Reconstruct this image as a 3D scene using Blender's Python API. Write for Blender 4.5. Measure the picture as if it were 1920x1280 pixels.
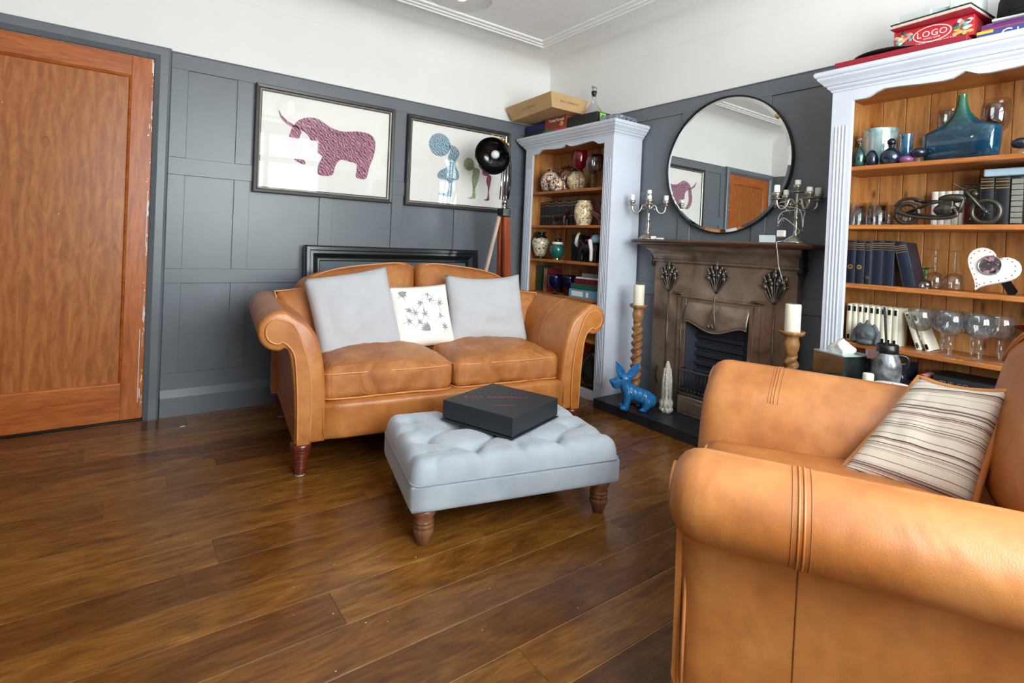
import bpy, bmesh, math, random
from mathutils import Vector, Matrix, noise
from mathutils.geometry import tessellate_polygon
random.seed(7)
R = math.radians
PI = math.pi
S = bpy.context.scene
C = S.collection
for o in list(bpy.data.objects):
    bpy.data.objects.remove(o, do_unlink=True)

# ------------------------------------------------------------ camera
cam = bpy.data.cameras.new('camera')
camo = bpy.data.objects.new('camera', cam)
C.objects.link(camo)
az, pi_, ro = R(36.25), R(-0.59), R(2.51)
fw = Vector((math.sin(az)*math.cos(pi_), math.cos(az)*math.cos(pi_), math.sin(pi_)))
rt = fw.cross(Vector((0, 0, 1))).normalized()
up = rt.cross(fw)
r2 = math.cos(ro)*rt + math.sin(ro)*up
u2 = -math.sin(ro)*rt + math.cos(ro)*up
m = Matrix((r2, u2, -fw)).transposed().to_4x4()
m.translation = Vector((-2.909, -3.519, 1.058))
camo.matrix_world = m
cam.sensor_width = 36
cam.lens = 997.2/1920*36
cam.shift_y = -(640-465.2)/1920
cam.clip_start = 0.02
S.camera = camo

# ------------------------------------------------------------ world, lights, exposure
S.view_settings.view_transform = 'Standard'
S.view_settings.look = 'None'
S.view_settings.gamma = 1
S.view_settings.use_curve_mapping = False
S.view_settings.exposure = 0.05
w = bpy.data.worlds.new('world')
S.world = w
w.use_nodes = True
wn = w.node_tree
sky = wn.nodes.new('ShaderNodeTexSky')
sky.sky_type = 'NISHITA'
sky.sun_disc = False
sky.sun_elevation = R(40)
sky.sun_rotation = R(60)
bg = wn.nodes['Background']
wn.links.new(sky.outputs[0], bg.inputs[0])
bg.inputs[1].default_value = 0.35

def area(name, loc, rot, sx, sy, power, col=(1, 1, 1)):
    l = bpy.data.lights.new(name, 'AREA')
    l.shape = 'RECTANGLE'
    l.size, l.size_y, l.energy, l.color = sx, sy, power, col
    o = bpy.data.objects.new(name, l)
    o.location, o.rotation_euler = loc, rot
    C.objects.link(o)
    return o
# daylight entering through the wide window in the rear wall (seen mirrored in the picture glass)
area('window_rear_offscreen', (-1.715, -4.56, 1.62), (R(90), 0, 0), 2.23, 1.68, 210, (0.955, 0.985, 1.0))

# ------------------------------------------------------------ materials
def lin(c):
    def f(v):
        v /= 255
        return v/12.92 if v <= .04045 else ((v+.055)/1.055)**2.4
    return (f(c[0]), f(c[1]), f(c[2]), 1)
MATS = {}
class NT:
    def __init__(s, name):
        s.m = bpy.data.materials.new(name)
        s.m.use_nodes = True
        s.t = s.m.node_tree
        s.b = s.t.nodes['Principled BSDF']
        MATS[name] = s.m
    def n(s, typ, **k):
        nd = s.t.nodes.new('ShaderNode'+typ)
        for a, v in k.items():
            if a.startswith('i_'):
                key = a[2:]
                nd.inputs[int(key) if key.isdigit() else key.replace('_', ' ')].default_value = v
            else:
                setattr(nd, a, v)
        return nd
    def l(s, a, b):
        s.t.links.new(a, b)
    def coord(s, scale=(1, 1, 1), kind='Object', rnd=0, rot=(0, 0, 0)):
        if kind == 'Position':
            src = s.n('NewGeometry').outputs['Position']
        else:
            src = s.n('TexCoord').outputs[kind]
        if rnd:
            oi = s.n('ObjectInfo')
            mu = s.n('Math', operation='MULTIPLY', i_1=rnd)
            s.l(oi.outputs['Random'], mu.inputs[0])
            cb = s.n('CombineXYZ')
            for k in range(3):
                s.l(mu.outputs[0], cb.inputs[k])
            ad = s.n('VectorMath', operation='ADD')
            s.l(src, ad.inputs[0])
            s.l(cb.outputs[0], ad.inputs[1])
            src = ad.outputs[0]
        mp = s.n('Mapping')
        mp.inputs['Scale'].default_value = scale
        mp.inputs['Rotation'].default_value = rot
        s.l(src, mp.inputs[0])
        return mp.outputs[0]
    def noise(s, vec, scale, detail=3, rough=.55, dist=0):
        nd = s.n('TexNoise')
        nd.inputs['Scale'].default_value = scale
        nd.inputs['Detail'].default_value = detail
        nd.inputs['Roughness'].default_value = rough
        nd.inputs['Distortion'].default_value = dist
        s.l(vec, nd.inputs['Vector'])
        return nd.outputs[0]
    def ramp(s, fac, stops):
        nd = s.n('ValToRGB')
        e = nd.color_ramp.elements
        while len(e) < len(stops):
            e.new(.5)
        for k, (p, c) in enumerate(stops):
            e[k].position = p
            e[k].color = lin(c) if len(c) == 3 else c
        s.l(fac, nd.inputs[0])
        return nd.outputs[0]
    def mix(s, fac, a, b, mode='MIX'):
        nd = s.n('Mix', data_type='RGBA', blend_type=mode)
        for sock, v in ((nd.inputs[0], fac), (nd.inputs[6], a), (nd.inputs[7], b)):
            if hasattr(v, 'links'):
                s.l(v, sock)
            else:
                sock.default_value = v
        return nd.outputs[2]
    def bump(s, h, strength=.2, dist=.01):
        nd = s.n('Bump', i_Strength=strength, i_Distance=dist)
        s.l(h, nd.inputs['Height'])
        s.l(nd.outputs[0], s.b.inputs['Normal'])
    def set(s, col=None, rough=None, metal=None, spec=None, coat=None, sheen=None, emit=None, es=1):
        def put(k, v):
            if hasattr(v, 'links'):
                s.l(v, s.b.inputs[k])
            else:
                s.b.inputs[k].default_value = v
        if col is not None:
            put('Base Color', lin(col) if isinstance(col, tuple) and len(col) == 3 else col)
        if rough is not None: put('Roughness', rough)
        if metal is not None: put('Metallic', metal)
        if spec is not None: put('Specular IOR Level', spec)
        if coat is not None:
            put('Coat Weight', coat); put('Coat Roughness', .08)
        if sheen is not None: put('Sheen Weight', sheen)
        if emit is not None:
            put('Emission Color', lin(emit)); put('Emission Strength', es)
        return s.m

def plain(name, col, rough=.5, metal=0, var=.08, vscale=14, bump=0, bscale=300, coat=None, sheen=None, spec=None):
    """solid colour with slight natural variation and fine relief"""
    if name in MATS:
        return MATS[name]
    t = NT(name)
    v = t.coord()
    c = lin(col)
    if var:
        f = t.noise(v, vscale, 4)
        a = tuple(x*(1-var) for x in c[:3])+(1,)
        b = tuple(min(1, x*(1+var)) for x in c[:3])+(1,)
        colr = t.ramp(f, [(.3, a), (.7, b)])
    else:
        colr = c
    t.set(colr, rough, metal, spec, coat, sheen)
    if bump:
        t.bump(t.noise(v, bscale, 2), bump, .002)
    return t.m

def wood(name, dark, mid, light, scale=(2, 30, 30), rough=.4, knots=0, kind='Object', rnd=0, coat=None, bump=.08, ksc=(3, 6, 3), nz=1.0):
    if name in MATS:
        return MATS[name]
    t = NT(name)
    v = t.coord(scale, kind, rnd)
    a = t.noise(v, nz, 5, .6, .6)
    v2 = t.coord(tuple(q*5 for q in scale), kind, rnd)
    b = t.noise(v2, nz, 3, .6, .2)
    base = t.ramp(a, [(.25, dark), (.5, mid), (.78, light)])
    fine = t.ramp(b, [(.3, (150, 150, 150)), (.6, (255, 255, 255))])
    col = t.mix(.55, base, fine, 'MULTIPLY')
    if knots:
        sp = t.n('SeparateXYZ'); t.l(t.coord(ksc, kind, rnd), sp.inputs[0])
        cb = t.n('CombineXYZ'); t.l(sp.outputs['Y'], cb.inputs[0]); t.l(sp.outputs['Z'], cb.inputs[1]); vk = cb.outputs[0]
        vo = t.n('TexVoronoi', voronoi_dimensions='2D')
        vo.inputs['Scale'].default_value = 1
        t.l(vk, vo.inputs['Vector'])
        kf = t.ramp(vo.outputs['Distance'], [(.03, (255, 255, 255)), (.07+.06*knots, (120, 120, 120)), (.16+.1*knots, (0, 0, 0))])
        col = t.mix(kf, col, tuple(x*.5 for x in lin(dark)[:3])+(1,))
    if rnd:
        oi = t.n('ObjectInfo')
        col = t.mix(.8, col, t.ramp(oi.outputs['Random'], [(0, (214, 204, 196)), (1, (255, 255, 252))]), 'MULTIPLY')
    t.set(col, rough, coat=coat)
    t.bump(b, bump, .004)
    return t.m

def leather(name, base, dark, light, rough=.36, fold=.16):
    t = NT(name)
    v = t.coord()
    big = t.noise(v, 4.5, 3, .6)
    f2 = t.noise(v, 22, 3)
    col = t.ramp(big, [(.28, dark), (.5, base), (.74, light)])
    sh = t.ramp(f2, [(.3, (222, 222, 222)), (.65, (255, 255, 255))])
    col = t.mix(.7, col, sh, 'MULTIPLY')
    t.set(col, rough, spec=.85 if name.startswith('chair') else .6)
    vw = t.coord((1, 1, .45))
    wr = t.noise(vw, 9, 2, .5, 1.2)
    gr = t.noise(v, 420, 2)
    ad = t.n('Math', operation='MULTIPLY_ADD', i_1=.12)
    t.l(gr, ad.inputs[0]); t.l(wr, ad.inputs[2])
    t.bump(ad.outputs[0], fold, .02)
    return t.m

def glass(name, tint=(255, 255, 255), amount=.22, rough=.03, dens=.0):
    """thin blown glass: mostly see-through, reflecting more at grazing angles"""
    t = NT(name)
    nt = t.t
    out = nt.nodes['Material Output']
    tr = t.n('BsdfTransparent'); tr.inputs[0].default_value = lin(tint)
    gl = t.n('BsdfGlossy'); gl.inputs['Roughness'].default_value = rough
    lw = t.n('LayerWeight'); lw.inputs[0].default_value = .5
    pw = t.n('Math', operation='POWER', i_1=3.0); t.l(lw.outputs['Facing'], pw.inputs[0])
    ma = t.n('Math', operation='MULTIPLY_ADD', i_1=min(.9, amount*2.2), i_2=.05); t.l(pw.outputs[0], ma.inputs[0])
    mx = t.n('MixShader')
    t.l(ma.outputs[0], mx.inputs[0])
    t.l(tr.outputs[0], mx.inputs[1]); t.l(gl.outputs[0], mx.inputs[2])
    last = mx.outputs[0]
    if dens:
        df = t.n('BsdfPrincipled'); df.inputs['Base Color'].default_value = lin(tint); df.inputs['Roughness'].default_value = .08
        m2 = t.n('MixShader'); m2.inputs[0].default_value = dens
        t.l(last, m2.inputs[1]); t.l(df.outputs[0], m2.inputs[2]); last = m2.outputs[0]
    t.l(last, out.inputs[0])
    return t.m

def blotch(name, base, spots, scale=40, rough=.25, thr=(.56, .6), coat=.4):
    """glazed ground carrying painted flecks of several colours"""
    t = NT(name)
    v = t.coord()
    col = lin(base)
    for k, c in enumerate(spots):
        vk = t.coord((1+k*.13, 1-k*.07, 1), rot=(k*.7, k*1.1, k*.4))
        f = t.noise(vk, scale*(1+.23*k), 2, .5, .6)
        f = t.ramp(f, [(thr[0], (0, 0, 0)), (thr[1], (255, 255, 255))])
        col = t.mix(f, col, lin(c))
    t.set(col, rough, coat=coat)
    return t.m

# room
t = NT('white_plaster'); v = t.coord(kind='Position'); t.set(t.ramp(t.noise(v, 3, 3), [(.3, (234, 233, 231)), (.7, (238, 237, 235))]), .75); t.bump(t.noise(v, 60, 3), .05, .01)
t = NT('ceiling_paper'); v = t.coord(kind='Position'); nz_ = t.noise(v, 26, 4, .6, 1.5); t.set(t.ramp(nz_, [(.35, (240, 241, 241)), (.65, (247, 248, 248))]), .8); t.bump(nz_, .16, .01)
t = NT('grey_paint'); v = t.coord(kind='Position'); t.set(t.ramp(t.noise(v, 5, 4), [(.3, (101, 107, 114)), (.7, (108, 114, 121))]), .34, spec=.5); t.bump(t.noise(t.coord((1, 1, .25), 'Position'), 120, 3), .05, .004)
plain('white_paint', (236, 236, 236), .4, var=.02)
t = NT('lilac_paint'); v = t.coord(kind='Position'); t.set(t.ramp(t.noise(v, 6, 3), [(.3, (199, 204, 216)), (.7, (206, 211, 223))]), .42)
# oak floor
t = NT('oak_floor')
v = t.coord((1.5, 5.0, 1), 'Position', 31)
a = t.noise(v, 1.5, 5, .58, 2.6)
b = t.noise(t.coord((7, 62, 1), 'Position', 31), 1.5, 4, .6, .8)
c3 = t.noise(t.coord((1.6, 6.5, 1), 'Position', 17), 1.3, 4, .6, 1.4)
base = t.ramp(a, [(.2, (98, 58, 24)), (.4, (130, 84, 34)), (.56, (148, 99, 42)), (.8, (172, 122, 58))])
fine = t.ramp(b, [(.3, (176, 168, 158)), (.62, (255, 255, 255))])
col = t.mix(.75, base, fine, 'MULTIPLY')
col = t.mix(t.ramp(c3, [(.56, (0, 0, 0)), (.74, (215, 215, 215))]), col, lin((76, 40, 20)))
oi = t.n('ObjectInfo')
tone = t.ramp(oi.outputs['Random'], [(0, (178, 160, 148)), (.35, (226, 214, 204)), (.7, (242, 236, 226)), (1, (255, 250, 238))])
col = t.mix(.9, col, tone, 'MULTIPLY')
vo = t.n('TexVoronoi'); vo.inputs['Scale'].default_value = 1
t.l(t.coord((1.6, 4.6, 1), 'Position', 11), vo.inputs['Vector'])
kf = t.ramp(vo.outputs['Distance'], [(.04, (255, 255, 255)), (.085, (120, 120, 120)), (.17, (0, 0, 0))])
col = t.mix(kf, col, lin((44, 24, 14)))
t.set(col, t.ramp(b, [(.3, (146, 146, 146)), (.7, (116, 116, 116))]), spec=.4)
t.bump(b, .15, .003)
plain('floor_seam', (222, 184, 130), .7)
# door veneer: swirling figure
t = NT('door_veneer')
v = t.coord((6, 1, 1.2))
a = t.noise(v, 3.2, 5, .6, 2.6)
wv = t.n('TexWave', wave_type='BANDS', bands_direction='X'); wv.inputs['Scale'].default_value = 2.2; wv.inputs['Distortion'].default_value = 9; wv.inputs['Detail'].default_value = 3; wv.inputs['Detail Scale'].default_value = 1.4
t.l(t.coord((3, 1, .8)), wv.inputs['Vector'])
base = t.ramp(a, [(.25, (146, 76, 26)), (.5, (172, 99, 40)), (.78, (192, 122, 58))])
col = t.mix(.35, base, t.ramp(wv.outputs[0], [(.2, (190, 180, 170)), (.7, (255, 255, 255))]), 'MULTIPLY')
t.set(col, .36); t.bump(a, .05, .003)
wood('door_rail_wood', (158, 74, 22), (184, 96, 34), (200, 118, 50), (2, 2, 14), .36)
wood('door_stile_wood', (158, 74, 22), (186, 97, 34), (202, 118, 50), (14, 2, 1.6), .36)
wood('pine', (176, 108, 52), (212, 148, 84), (230, 176, 114), (12, 12, 1.4), .42, knots=.35, ksc=(9, 9, 3.2), rnd=9, kind='Object')
wood('pine_shelf', (166, 94, 42), (200, 126, 62), (220, 152, 88), (26, 1.6, 26), .42, knots=.2, ksc=(8, 3, 8), rnd=9)
wood('mahogany', (72, 26, 16), (104, 40, 24), (128, 54, 32), (20, 20, 2), .25, coat=.4)
wood('mantel_wood', (58, 34, 24), (84, 52, 38), (106, 70, 52), (20, 1.5, 20), .3, coat=.3)
wood('turned_oak', (128, 84, 44), (164, 114, 66), (192, 146, 92), (18, 18, 3), .38)
wood('ottoman_leg_wood', (98, 58, 38), (134, 86, 58), (160, 108, 76), (24, 24, 3), .3, coat=.3)
wood('tripod_wood', (126, 52, 26), (158, 72, 40), (182, 96, 58), (24, 24, 1.5), .32)
wood('pale_leg_wood', (196, 168, 152), (218, 194, 180), (230, 210, 198), (24, 24, 1.5), .4)
# upholstery
leather('tan_leather', (188, 116, 55), (168, 95, 38), (204, 136, 74))
leather('tan_leather_cushion', (188, 116, 55), (168, 95, 38), (204, 136, 74), fold=1.0)
leather('chair_leather', (188, 116, 55), (168, 95, 38), (204, 136, 74), .42)
plain('leather_piping', (206, 138, 82), .4, var=.05)
plain('stitching', (140, 82, 40), .6)
plain('silver_velvet', (186, 186, 190), .85, var=.04, vscale=9, bump=.15, bscale=500, sheen=.3)
t = NT('ottoman_velvet'); v = t.coord(); t.set(t.ramp(t.noise(v, 9, 4), [(.3, (156, 164, 173)), (.7, (173, 181, 189))]), .85, sheen=.35); t.bump(t.noise(v, 600, 2), .12, .002)
plain('grey_piping', (150, 160, 170), .8)
plain('ivory_cloth', (236, 234, 226), .85, var=.02, bump=.1, bscale=500)
plain('grey_print', (150, 150, 150), .85, var=.2, vscale=60)
# striped linen: fine dark and dusky-pink lines across a beige ground
t = NT('striped_linen')
sx = t.n('SeparateXYZ'); t.l(t.n('TexCoord').outputs['Object'], sx.inputs[0])
col = lin((212, 203, 186))
for per, off, wd, cc in ((.036, .0, .05, (112, 94, 90)), (.036, .42, .03, (160, 132, 126)), (.061, .1, .035, (84, 66, 66)), (.061, .17, .03, (150, 116, 110)), (.061, .24, .1, (182, 164, 154)), (.083, .62, .03, (74, 58, 58)), (.083, .68, .05, (176, 142, 134)), (.047, .77, .035, (128, 108, 102)), (.1, .52, .02, (66, 52, 52))):
    mu = t.n('Math', operation='MULTIPLY_ADD', i_1=1/per, i_2=off+5); t.l(sx.outputs['Y'], mu.inputs[0])
    fr = t.n('Math', operation='FRACT'); t.l(mu.outputs[0], fr.inputs[0])
    cm = t.n('Math', operation='LESS_THAN', i_1=wd); t.l(fr.outputs[0], cm.inputs[0])
    col = t.mix(cm.outputs[0], col, lin(cc))
t.set(col, .9); t.bump(t.noise(t.coord((1, 1, 1)), 420, 2), .25, .002)
# metals and stone
t = NT('cast_iron_bronze'); v = t.coord(kind='Position'); a = t.noise(v, 5, 4, .6, .5); t.set(t.ramp(a, [(.28, (96, 82, 70)), (.52, (136, 118, 104)), (.75, (166, 148, 132))]), t.ramp(t.noise(v, 14, 3), [(.3, (104, 104, 104)), (.7, (140, 140, 140))]), .4); t.bump(t.noise(v, 90, 3), .06, .004)
plain('burnished_iron', (112, 102, 92), .3, .75, .25, 60)
plain('black_iron', (34, 36, 42), .5, .3, .15, 30)
plain('firebox_iron', (44, 50, 62), .55, .2, .2, 8)
t = NT('slate_tile'); v = t.coord(kind='Position', rnd=3); t.set(t.ramp(t.noise(v, 7, 4), [(.3, (28, 30, 36)), (.7, (46, 49, 56))]), .42); t.bump(t.noise(v, 60, 3), .12, .003)
plain('old_silver', (176, 170, 158), .28, .9, .2, 60)
plain('chrome', (196, 196, 198), .12, 1, 0)
plain('black_metal', (18, 18, 19), .25, .2, 0)
plain('black_satin', (14, 15, 17), .32, 0, 0)
plain('black_card', (38, 42, 47), .5, 0, .06, 20, .05)
plain('wax_white', (240, 239, 234), .45, var=.02)
plain('wax_cream', (232, 226, 204), .45, var=.03)
plain('wick', (60, 56, 50), .9)
t = NT('mirror_glass'); t.set((238, 242, 241), .0, 1)
glass('pane_glass', (250, 252, 251), .12, .01)
t = NT('picture_glass')
tr = t.n('BsdfTransparent'); gl = t.n('BsdfGlossy'); gl.inputs['Roughness'].default_value = .01
lw = t.n('LayerWeight', i_Blend=.5); pw = t.n('Math', operation='POWER', i_1=4.0); t.l(lw.outputs['Facing'], pw.inputs[0]); fr = t.n('Math', operation='MULTIPLY_ADD', i_1=.9, i_2=.03); t.l(pw.outputs[0], fr.inputs[0]); mx = t.n('MixShader'); t.l(fr.outputs[0], mx.inputs[0]); t.l(tr.outputs[0], mx.inputs[1]); t.l(gl.outputs[0], mx.inputs[2])
t.l(mx.outputs[0], t.t.nodes['Material Output'].inputs[0])
glass('clear_glass', (252, 253, 253), .34, .02)
glass('cut_crystal', (252, 253, 253), .24, .03, .02)
glass('ruby_glass', (128, 10, 28), .25, .03, .45)
glass('cobalt_glass', (10, 12, 56), .25, .03, .6)
t = NT('teal_art_glass'); v = t.coord(); sp = t.n('SeparateXYZ'); t.l(v, sp.inputs[0])
g1 = t.ramp(sp.outputs['Z'], [(.12, (10, 52, 74)), (.17, (10, 64, 62)), (.23, (26, 92, 58))])
a = t.noise(t.coord((1, 1, 1.6)), 22, 4, .6, 1.2)
t.set(t.mix(t.ramp(a, [(.5, (0, 0, 0)), (.7, (190, 190, 190))]), g1, lin((28, 96, 122))), .04, spec=.6, coat=.6)
for nm, cs in (('iris_blue', ((36, 60, 110), (90, 140, 170), (150, 120, 170))), ('iris_drum', ((70, 132, 150), (176, 206, 200), (206, 176, 204))), ('iris_green', ((26, 48, 46), (70, 104, 96), (140, 160, 150))), ('iris_dark', ((20, 26, 34), (46, 58, 80), (116, 122, 140)))):
    t = NT(nm); a = t.noise(t.coord((1, 1, 1)), 16, 3, .5, 1); t.set(t.ramp(a, [(.3, cs[0]), (.52, cs[1]), (.74, cs[2])]), .16, .5, coat=.5)
blotch('imari_glaze', (232, 224, 206), [(42, 40, 62), (168, 62, 44), (206, 132, 56), (30, 32, 50)], 44, thr=(.57, .61))
blotch('imari_dark', (40, 36, 46), [(226, 216, 198), (150, 52, 44), (206, 150, 80)], 30, thr=(.55, .6))
blotch('satsuma_glaze', (228, 214, 176), [(196, 150, 90), (170, 96, 70), (120, 130, 90)], 60, thr=(.58, .62))
blotch('crackle_glaze', (214, 204, 176), [(150, 130, 100), (96, 84, 78)], 46, thr=(.57, .62))
t = NT('teal_shagreen'); t.set(t.ramp(t.noise(t.coord(), 160, 2), [(.4, (10, 70, 66)), (.6, (24, 104, 96))]), .25, coat=.5)
t = NT('blue_ceramic'); a = t.noise(t.coord((1, 1, .6)), 60, 4, .6); t.set(t.ramp(a, [(.3, (24, 92, 152)), (.6, (40, 124, 184)), (.8, (84, 162, 206))]), .22, coat=.5); t.bump(t.noise(t.coord((1, 1, .5)), 90, 3), .35, .006)
plain('ear_inner_blue', (30, 84, 150), .3, coat=.3)
t = NT('carved_ivory'); v = t.coord(); a = t.noise(v, 60, 4, .6, 1); t.set(t.ramp(a, [(.3, (196, 188, 170)), (.6, (230, 224, 208))]), .5); t.bump(a, .9, .012)
plain('bronze_figure', (62, 44, 32), .35, .6, .3, 40)
plain('pewter', (74, 70, 62), .35, .75, .3, 50)
plain('gilt', (196, 160, 92), .35, .7, .1, 40)
plain('paper_white', (240, 238, 233), .85, var=.015)
plain('page_edge', (222, 214, 196), .85, var=.06, vscale=90)
plain('shade_black', (10, 10, 11), .18, 0, 0, coat=.4)
plain('bulb_frost', (236, 238, 242), .2, var=0)
t = NT('bulb_warm'); t.set((255, 200, 120), .3, emit=(255, 190, 110), es=14)
# ------------------------------------------------------------ geometry helpers
def M(n):
    return MATS[n]
def link(name, bm, mat=None, parent=None, loc=(0, 0, 0), rot=(0, 0, 0), smooth=False, weld=True):
    me = bpy.data.meshes.new(name)
    if weld:
        bmesh.ops.remove_doubles(bm, verts=bm.verts, dist=1e-6)
    bmesh.ops.recalc_face_normals(bm, faces=bm.faces)
    bm.to_mesh(me); bm.free()
    if smooth:
        for p in me.polygons:
            p.use_smooth = True
    o = bpy.data.objects.new(name, me)
    C.objects.link(o)
    if mat: me.materials.append(M(mat))
    o.parent = parent
    o.location, o.rotation_euler = loc, rot
    return o
def angle_smooth(o, deg=35):
    me = o.data
    for p in me.polygons:
        p.use_smooth = True
    bm = bmesh.new(); bm.from_mesh(me)
    for e in bm.edges:
        if len(e.link_faces) == 2 and e.calc_face_angle(0) > R(deg):
            e.smooth = False
    bm.to_mesh(me); bm.free()
    return o
def thing(name, label, cat, loc=(0, 0, 0), rotz=0, group=None, rot=None):
    o = bpy.data.objects.new(name, None)
    o.empty_display_size = .05
    C.objects.link(o)
    o.location = loc
    o.rotation_euler = rot or (0, 0, rotz)
    o['label'] = label; o['category'] = cat
    if group: o['group'] = group
    return o
def tag(o, label, cat, group=None):
    o['label'] = label; o['category'] = cat
    if group: o['group'] = group
    return o
def struct(o):
    o['kind'] = 'structure'
    return o
def dup(root, loc=None, rot=None, label=None, sc=None):
    r = root.copy(); C.objects.link(r)
    if loc is not None: r.location = loc
    if rot is not None: r.rotation_euler = rot
    if sc is not None: r.scale = (sc, sc, sc) if isinstance(sc, (int, float)) else sc
    if label: r['label'] = label
    for ch in list(root.children):
        c = ch.copy(); C.objects.link(c); c.parent = r
        for g in ch.children:
            d = g.copy(); C.objects.link(d); d.parent = c
    return r
def NB():
    return bmesh.new()
def box(bm, x0, x1, y0, y1, z0, z1, bev=0, seg=1):
    r = bmesh.ops.create_cube(bm, size=1)
    vs = r['verts']
    for v in vs:
        v.co = Vector(((x0+x1)/2+v.co.x*(x1-x0), (y0+y1)/2+v.co.y*(y1-y0), (z0+z1)/2+v.co.z*(z1-z0)))
    if bev:
        es = list({e for v in vs for e in v.link_edges})
        bmesh.ops.bevel(bm, geom=es, offset=bev, segments=seg, affect='EDGES', profile=.5)
    return bm
def BX(x0, x1, y0, y1, z0, z1, bev=0, seg=1):
    return box(NB(), x0, x1, y0, y1, z0, z1, bev, seg)
def lathe(bm, prof, seg=24, cx=0, cy=0, cz=0, mat=None):
    """revolve (r, z) pairs round the vertical axis"""
    rings = []
    for r, z in prof:
        if r < 1e-5:
            rings.append([bm.verts.new((cx, cy, cz+z))])
        else:
            rings.append([bm.verts.new((cx+r*math.cos(2*PI*k/seg), cy+r*math.sin(2*PI*k/seg), cz+z)) for k in range(seg)])
    for a, b in zip(rings, rings[1:]):
        for k in range(seg):
            if len(a) == 1 and len(b) == 1: continue
            if len(a) == 1: bm.faces.new((a[0], b[k], b[(k+1) % seg]))
            elif len(b) == 1: bm.faces.new((a[k], a[(k+1) % seg], b[0]))
            else: bm.faces.new((a[k], a[(k+1) % seg], b[(k+1) % seg], b[k]))
    for ring in (rings[0], rings[-1]):
        if len(ring) > 1 and (prof[0] != prof[-1]):
            pass
    return bm
def LA(prof, seg=24, cap=True):
    p = list(prof)
    if cap:
        if p[0][0] > 1e-5: p = [(0, p[0][1])]+p
        if p[-1][0] > 1e-5: p = p+[(0, p[-1][1])]
    return lathe(NB(), p, seg)
def tube(bm, pts, r, seg=8, closed=False, cap=True):
    pts = [Vector(p) for p in pts]
    n = len(pts)
    rs = r if isinstance(r, (list, tuple)) else [r]*n
    rings = []
    prev = None
    for k, p in enumerate(pts):
        if closed: d = pts[(k+1) % n]-pts[k-1]
        else: d = pts[min(k+1, n-1)]-pts[max(k-1, 0)]
        d = d.normalized() if d.length > 1e-9 else Vector((0, 0, 1))
        if prev is None:
            a = d.orthogonal().normalized()
        else:
            a = prev-d*prev.dot(d)
            a = a.normalized() if a.length > 1e-6 else d.orthogonal().normalized()
        prev = a
        b = d.cross(a)
        rings.append([bm.verts.new(p+(a*math.cos(2*PI*j/seg)+b*math.sin(2*PI*j/seg))*rs[k]) for j in range(seg)])
    pairs = list(zip(rings, rings[1:]))
    if closed: pairs.append((rings[-1], rings[0]))
    for a, b in pairs:
        for j in range(seg):
            bm.faces.new((a[j], a[(j+1) % seg], b[(j+1) % seg], b[j]))
    if cap and not closed:
        bm.faces.new(rings[0][::-1]); bm.faces.new(rings[-1])
    return bm
def spline(pts, n=6, closed=False):
    P = [Vector(p) for p in pts]
    out = []
    N = len(P)
    rng = range(N) if closed else range(N-1)
    for i in rng:
        p0 = P[i-1] if (closed or i > 0) else P[0]
        p1 = P[i]; p2 = P[(i+1) % N]
        p3 = P[(i+2) % N] if (closed or i+2 < N) else P[-1]
        for k in range(n):
            t = k/n
            out.append(.5*((2*p1)+(p2-p0)*t+(2*p0-5*p1+4*p2-p3)*t*t+(3*p1-p0-3*p2+p3)*t**3))
    if not closed: out.append(P[-1])
    return out
def prism(bm, poly, d0, d1, axis='y'):
    """extrude a 2D outline; axis y: outline is (x,z); axis x: outline is (y,z); axis z: outline is (x,y)"""
    f = {'y': lambda a, b, d: (a, d, b), 'x': lambda a, b, d: (d, a, b), 'z': lambda a, b, d: (a, b, d)}[axis]
    A = [bm.verts.new(f(p[0], p[1], d0)) for p in poly]
    B = [bm.verts.new(f(p[0], p[1], d1)) for p in poly]
    n = len(poly)
    for tri in tessellate_polygon([[Vector((p[0], p[1], 0)) for p in poly]]):
        bm.faces.new([A[i] for i in tri]); bm.faces.new([B[i] for i in tri[::-1]])
    for k in range(n):
        bm.faces.new((A[k], B[k], B[(k+1) % n], A[(k+1) % n]))
    return bm
def rbox(sx, sy, sz, r, n=8, crown=0, sag=0, wr=0, seed=0, nz=None, pinch=0):
    """upholstered block: rounded box (full sizes), crowned on top, optional wrinkling"""
    bm = NB()
    bmesh.ops.create_cube(bm, size=2)
    bmesh.ops.subdivide_edges(bm, edges=bm.edges[:], cuts=n, use_grid_fill=True)
    h = Vector((sx/2, sy/2, sz/2))
    for v in bm.verts:
        c = v.co.copy()
        q = Vector((c.x*h.x, c.y*h.y, c.z*h.z))
        # push the grid towards the edges so that the rounding is well sampled
        q = Vector([math.copysign(abs(c[i])**.75, c[i])*h[i] for i in range(3)])
        inn = Vector([max(-h[i]+r, min(h[i]-r, q[i])) for i in range(3)])
        d = q-inn
        if d.length > 1e-9 and max(abs(d[i]) for i in range(3)) > 0:
            # project the cube shell onto the rounded shell
            out = Vector([(1 if abs(c[i]) > .999 else 0)*math.copysign(1, c[i])*r for i in range(3)])
            dd = Vector([d[i] for i in range(3)])
            mx = max(abs(x) for x in dd)
            q = inn+dd.normalized()*r if mx > 1e-9 else q
        u, w_ = c.x, c.y
        k = (1-u*u)*(1-w_*w_)
        if c.z > 0: q.z += crown*k*c.z
        else: q.z += sag*k*c.z
        if pinch:
            q.x *= 1-pinch*(1-w_*w_)*abs(u)**3
        if wr:
            nn = noise.noise(Vector((q.x*9+seed, q.y*9, q.z*4)))+.5*noise.noise(Vector((q.x*20+seed, q.y*20, q.z*9)))
            q += v.co.normalized()*wr*nn
        v.co = q
    return bm
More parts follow.
